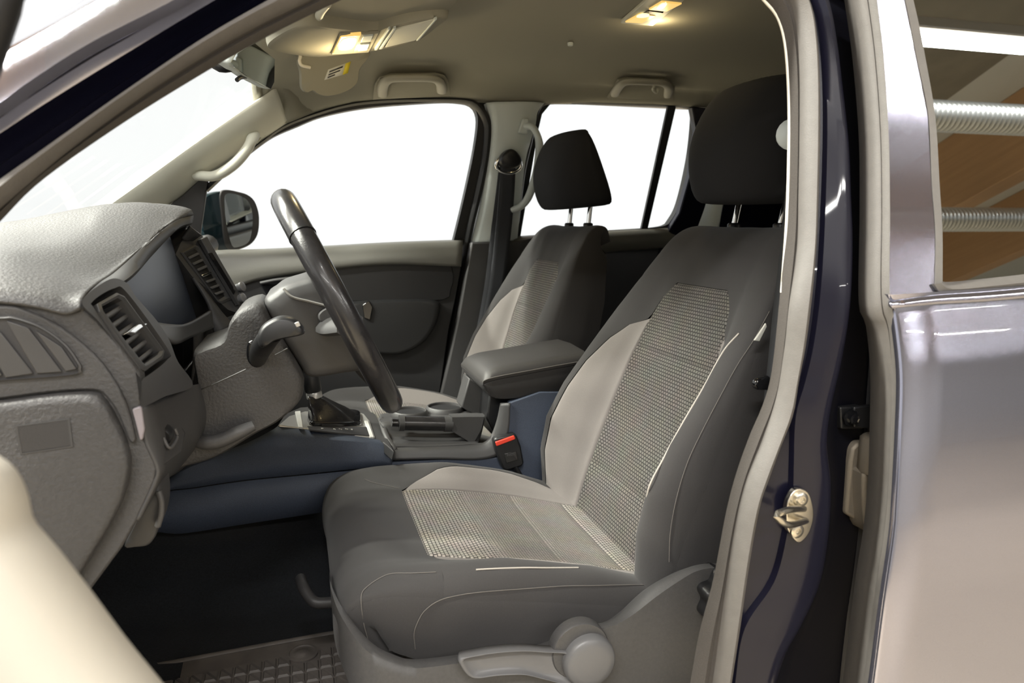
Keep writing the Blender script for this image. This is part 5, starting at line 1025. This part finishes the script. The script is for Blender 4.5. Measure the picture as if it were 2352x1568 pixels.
    for sg in (-1, 1):
        K.patch('cushion_bolster', (lambda l: sg * ca(l)), (lambda l: sg * co(l)), 0.02, 0.45, 12, 30, M['fab_light'], seat, label='light grey cushion bolster cloth')
        K.patch('cushion_edge', (lambda l: sg * co(l)), sg * 0.86, 0.02, LF, 8, 34, M['fab_dark'], seat, groove=0.0004)
        K.patch('cushion_side', sg * 0.86, sg * 1.0, 0.02, K.len, 10, 60, M['fab_dark'], seat, groove=0.0004)
    K.patch('cushion_front', -0.86, 0.86, LF, K.len, 60, 30, M['fab_dark'], seat, groove=0.0004)
    # seams as raised stitching
    def seam(sk, pts, par=seat):
        tube('stitching', [sk.at(u, l) + (sk.at(u, l) - Vector((sk.at(0, l).x + (0.2 if sk is S else 0), Yc, sk.at(0, l).z - (0.15 if sk is K else 0)))).normalized() * 0.0012 for u, l in pts], 0.0010, M['thread'], par, n=70, seg=6)
    # headrest
    hz = [(1.578, 0.80), (1.586, 0.93), (1.605, 0.985), (1.645, 1.0), (1.69, 1.0), (1.735, 0.985), (1.77, 0.95), (1.79, 0.86), (1.80, 0.66)]
    def tl(x, y, z):
        ct, st_ = math.cos(tilt), math.sin(tilt); dx, dzz = x - 0.55, z - 0.98
        return Vector((0.55 + dx * ct - dzz * st_, y, 0.98 + dx * st_ + dzz * ct + dz))
    def hx(z):
        f = interp(z, [(1.578, 0.738), (1.62, 0.718), (1.69, 0.718), (1.75, 0.738), (1.80, 0.775)])
        b = interp(z, [(1.578, 0.892), (1.62, 0.886), (1.69, 0.866), (1.75, 0.848), (1.80, 0.825)])
        return f, b
    rows = []
    for z, sc_ in hz:
        f, b = hx(z); row = []; z = 1.69 + (z - 1.69) * hs + hz0
        for k in range(40):
            t = 2 * math.pi * k / 40; cx, sy = math.cos(t), math.sin(t)
            ex = 2 / 3.4; px = math.copysign(abs(cx) ** ex, cx); py_ = math.copysign(abs(sy) ** ex, sy)
            yy = py_ * 0.152 * sc_
            xx = (f + b) / 2 + px * (b - f) / 2 * (0.7 + 0.3 * sc_) + (0.022 * abs(py_) ** 2.5 if px < 0 else 0)
            row.append(tl(xx, Yc + yy, z))
        rows.append(row)
    hr_ = loft('headrest', rows, M['fab_black'], seat, cv=True, caps=True, auto=0, label='black cloth headrest'); mod_sub(hr_, 1)
    for sg in (-1, 1):
        tube('headrest_post', [tl(0.832, Yc + sg * 0.072, 1.60), tl(0.812, Yc + sg * 0.072, 1.50)], 0.0062, M['chrome'], seat, n=4, seg=14)
        lathe('post_sleeve', [(0.013, -0.004), (0.013, 0.004), (0.010, 0.007)], tl(0.82, Yc + sg * 0.072, 1.543), (0, 0, 1), M['black'], seat, seg=16)
    # seat frame under the cushion
    box('seat_base', (0.34, Yc, 0.89), (0.46, 0.42, 0.12), M['black'], seat, bev=0.02)
    return seat, S, K
seat1, S1_, K1_ = make_seat(1.2, 'driver seat in dark cloth with woven grey insert, nearest the open doorway', 0.0, 0.0, 0.97, 0.002)
seat2, S2_, K2_ = make_seat(1.95, 'passenger seat in dark cloth beyond the centre armrest', 0.10, -0.024, 0.92, 0.003)
def project(p):
    v = p - O; d = v.dot(FW); return 1176 + F * v.dot(RT) / d, 784 - F * v.dot(UP) / d, d
def on_skin(sk, pts, u0, u1, l0, l1, nu=110, nl=110):
    G = []
    for i in range(nu + 1):
        for j in range(nl + 1):
            p = sk.at(u0 + (u1 - u0) * i / nu, l0 + (l1 - l0) * j / nl); x, y, d = project(p); G.append((x, y, d, p))
    out = []
    for px, py in pts:
        D = sorted(G, key=lambda g: (g[0] - px) ** 2 + (g[1] - py) ** 2)[:12]; m = math.hypot(D[0][0] - px, D[0][1] - py)
        b = min((g for g in D if math.hypot(g[0] - px, g[1] - py) < m + 4), key=lambda g: g[2]); out.append(b[3] + (O - b[3]).normalized() * 0.0012)
    return out
for sk, pts, u0, u1, l0, l1 in (
    (K1_, [(1500, 1340), (1440, 1338), (1370, 1340), (1298, 1344), (1200, 1348), (1102, 1354), (1040, 1365), (1007, 1380), (982, 1402), (969, 1420), (957, 1455), (951, 1495)], -1, -0.5, 0.02, K1_.len),
    (K1_, [(1000, 1310), (950, 1311), (899, 1313), (870, 1322), (845, 1338), (832, 1355), (827, 1395), (836, 1440), (848, 1475)], -1, -0.4, 0.3, K1_.len),
    (K1_, [(840, 1098), (860, 1106), (890, 1113), (915, 1117)], 0.3, 0.9, 0.3, K1_.len),
    (S1_, [(1770, 715), (1730, 772), (1690, 836), (1650, 905), (1606, 990), (1575, 1060), (1550, 1138), (1539, 1217), (1543, 1290)], -1, -0.6, 0.0, S1_.len),
    ):
    tube('stitching', on_skin(sk, pts, u0, u1, l0, l1), 0.00065, M['thread'], seat1, n=70, seg=6)
tube('piping', on_skin(S1_, [(1692, 768), (1660, 805), (1600, 873), (1545, 962), (1505, 1040), (1487, 1128), (1489, 1220), (1506, 1292)], -0.76, -0.42, 0.0, S1_.len), 0.0015, M['piping'], seat1, n=70, seg=8)
tube('piping', on_skin(K1_, [(1090, 1304), (1140, 1302), (1200, 1300), (1260, 1299), (1325, 1302)], -0.76, -0.42, 0.02, K1_.len), 0.0012, M['piping'], seat1, n=50, seg=8)
# plastic side valance, lever and knob of the driver seat
TE = [(757, 1312, 1.10), (762, 1345, 1.03), (790, 1400, 0.955), (850, 1472, 0.912), (905, 1503, 0.902), (960, 1513, 0.90), (1100, 1496, 0.90), (1250, 1476, 0.90), (1330, 1440, 0.90), (1400, 1425, 0.90), (1440, 1402, 0.90), (1500, 1348, 0.90), (1560, 1312, 0.90), (1600, 1297, 0.90), (1650, 1293, 0.90), (1720, 1300, 0.90)]
TO = [(757, 1316, 1.09), (760, 1352, 1.02), (784, 1416, 0.94), (840, 1492, 0.896), (900, 1524, 0.886), (960, 1534, 0.884), (1100, 1516, 0.884), (1250, 1494, 0.884), (1330, 1458, 0.884), (1400, 1440, 0.884), (1450, 1414, 0.884), (1510, 1368, 0.884), (1566, 1330, 0.884), (1604, 1310, 0.884), (1650, 1304, 0.884), (1720, 1312, 0.884)]
TB = [(764, 1420, 1.09), (768, 1460, 1.02), (790, 1540, 0.935), (840, 1640, 0.89), (900, 1680, 0.880), (960, 1690, 0.878), (1100, 1690, 0.878), (1250, 1690, 0.878), (1330, 1690, 0.878), (1400, 1690, 0.878), (1450, 1690, 0.878), (1510, 1690, 0.878), (1566, 1690, 0.878), (1604, 1690, 0.878), (1650, 1690, 0.878), (1720, 1690, 0.878)]
te_ = [cr(C(c), 90) for c in (TE, TO, TB)]
def samp(c): 
    out = []
    P = [PY(*p) for p in c]
    for i in range(len(P) - 1):
        a = P[i - 1] if i else P[0] * 2 - P[1]; b, c2 = P[i], P[i + 1]; d = P[i + 2] if i + 2 < len(P) else c2 * 2 - b
        for k in range(6):
            t = k / 6; out.append(0.5 * ((2 * b) + (c2 - a) * t + (2 * a - 5 * b + 4 * c2 - d) * t * t + (3 * b - a - 3 * c2 + d) * t ** 3))
    out.append(P[-1]); return out
te_ = [samp(c) for c in (TE, TO, TB)]
loft('seat_valance', [[p + Vector((0.0, 0.03, -0.02)) for p in te_[0]], te_[0], mixr(te_[0], te_[1], 0.5, -0.003), te_[1], mixr(te_[1], te_[2], 0.15, -0.002), te_[2]], M['grey_plastic'], seat1, auto=60)
vn_ = samp([(764, 1312, 1.14), (768, 1420, 1.13), (790, 1540, 1.10), (820, 1660, 1.08)])
hdl = [(1054, 1521), (1059, 1513), (1090, 1506), (1141, 1498), (1205, 1494), (1260, 1497), (1310, 1500), (1348, 1512), (1348, 1562), (1310, 1574), (1256, 1562), (1205, 1551), (1141, 1553), (1093, 1559), (1071, 1550)]
lev = puff('height_lever', [PY(x, y, 0.862) for x, y in hdl], [(0.018, 0.97), (0.008, 1.0), (0.001, 0.99), (0.0, 0.95), (0.002, 0.89), (0.007, 0.80), (0.009, 0.5)], M['lever_plastic'], seat1, center=PY(1165, 1525, 0.862), smooth=70, auto=0, label='pale grey height lever')
hc_ = PY(1354, 1518, 0.862)
lathe('lever_hub', [(0.0375, 0.022), (0.0375, 0.0), (0.036, -0.005), (0.033, -0.008), (0.024, -0.0095), (0.004, -0.0105)], hc_, (0, 1, 0), M['lever_plastic'], lev, seg=48)
lathe('hub_boss', [(0.0415, 0.025), (0.0415, 0.008), (0.040, 0.006)], hc_ + Vector((-0.010, 0.0, 0.012)), (0, 1, 0), M['grey_plastic'], lev, seg=40)
lathe('hub_hole', [(0.004, 0.0), (0.004, -0.0006), (0.0035, -0.0008)], PY(1396, 1507, 0.855), (0, 1, 0), M['black'], lev, seg=18)
kc = PY(1652, 1362, 0.885); rows = []
for off_, rs in ((0.02, 0.96), (0.012, 1.0), (-0.022, 1.0), (-0.030, 0.94), (-0.033, 0.82), (-0.034, 0.3)):
    rows.append([kc + Vector((math.cos(t), 0, math.sin(t))) * ((0.038 + 0.0045 * math.cos(7 * t)) * rs) + Vector((0, off_, 0)) for t in [2 * math.pi * k / 84 for k in range(84)]])
loft('recliner_knob', rows, M['black'], seat1, cv=True, caps=True)
plate('airbag_tag', [PY(x, y, 0.93) for x, y in ((1733, 782), (1738, 775), (1760, 742), (1762, 750), (1745, 784))], (0, 0.004, 0), M['label'], seat1, bev=0.001)
sl = tube('slide_bar', [PY(690, 1328, 1.20), PY(697, 1348, 1.17), PY(712, 1372, 1.15), PY(730, 1384, 1.14), PY(775, 1382, 1.14)], 0.009, M['dark_plastic'], seat1, n=30, seg=12, label='dark bent seat slide bar')
box('slide_rail', (0.30, 1.02, 0.86), (0.5, 0.04, 0.05), M['black'], seat1, bev=0.005)
# rear bench
rs = root('rear_bench', 'dark rear bench seat with headrest behind the driver seat', 'seat', (1.45, 1.575, 0.85))
rows = []
for y in (0.95, 0.98, 1.2, 1.55, 1.9, 2.17, 2.2):
    e = 0.02 if y in (0.95, 2.2) else 0
    rows.append(cr([(1.50 + e, y, 1.02), (1.46 + e, y, 1.1), (1.58 + e, y, 1.45), (1.62, y, 1.52 - e), (1.68, y, 1.52 - e), (1.70, y, 1.45), (1.62, y, 0.95)], 24))
loft('backrest', rows, M['fab_black'], rs)
rows = []
for y in (0.95, 0.98, 1.2, 1.55, 1.9, 2.17, 2.2):
    e = 0.02 if y in (0.95, 2.2) else 0
    rows.append(cr([(1.55, y, 1.03), (1.3, y, 1.07), (1.1, y, 1.09 - e), (1.03 + e, y, 1.05), (1.05, y, 0.92)], 20))
loft('cushion', rows, M['fab_black'], rs)
for yy in (1.22, 1.93):
    box('headrest', (1.64, yy, 1.60), (0.09, 0.26, 0.17), M['fab_black'], rs, bev=0.03, seg=3)
    for s in (-1, 1): tube('headrest_post', [Vector((1.65, yy + s * 0.06, 1.50)), Vector((1.65, yy + s * 0.06, 1.54))], 0.006, M['chrome'], rs, n=3, seg=10)
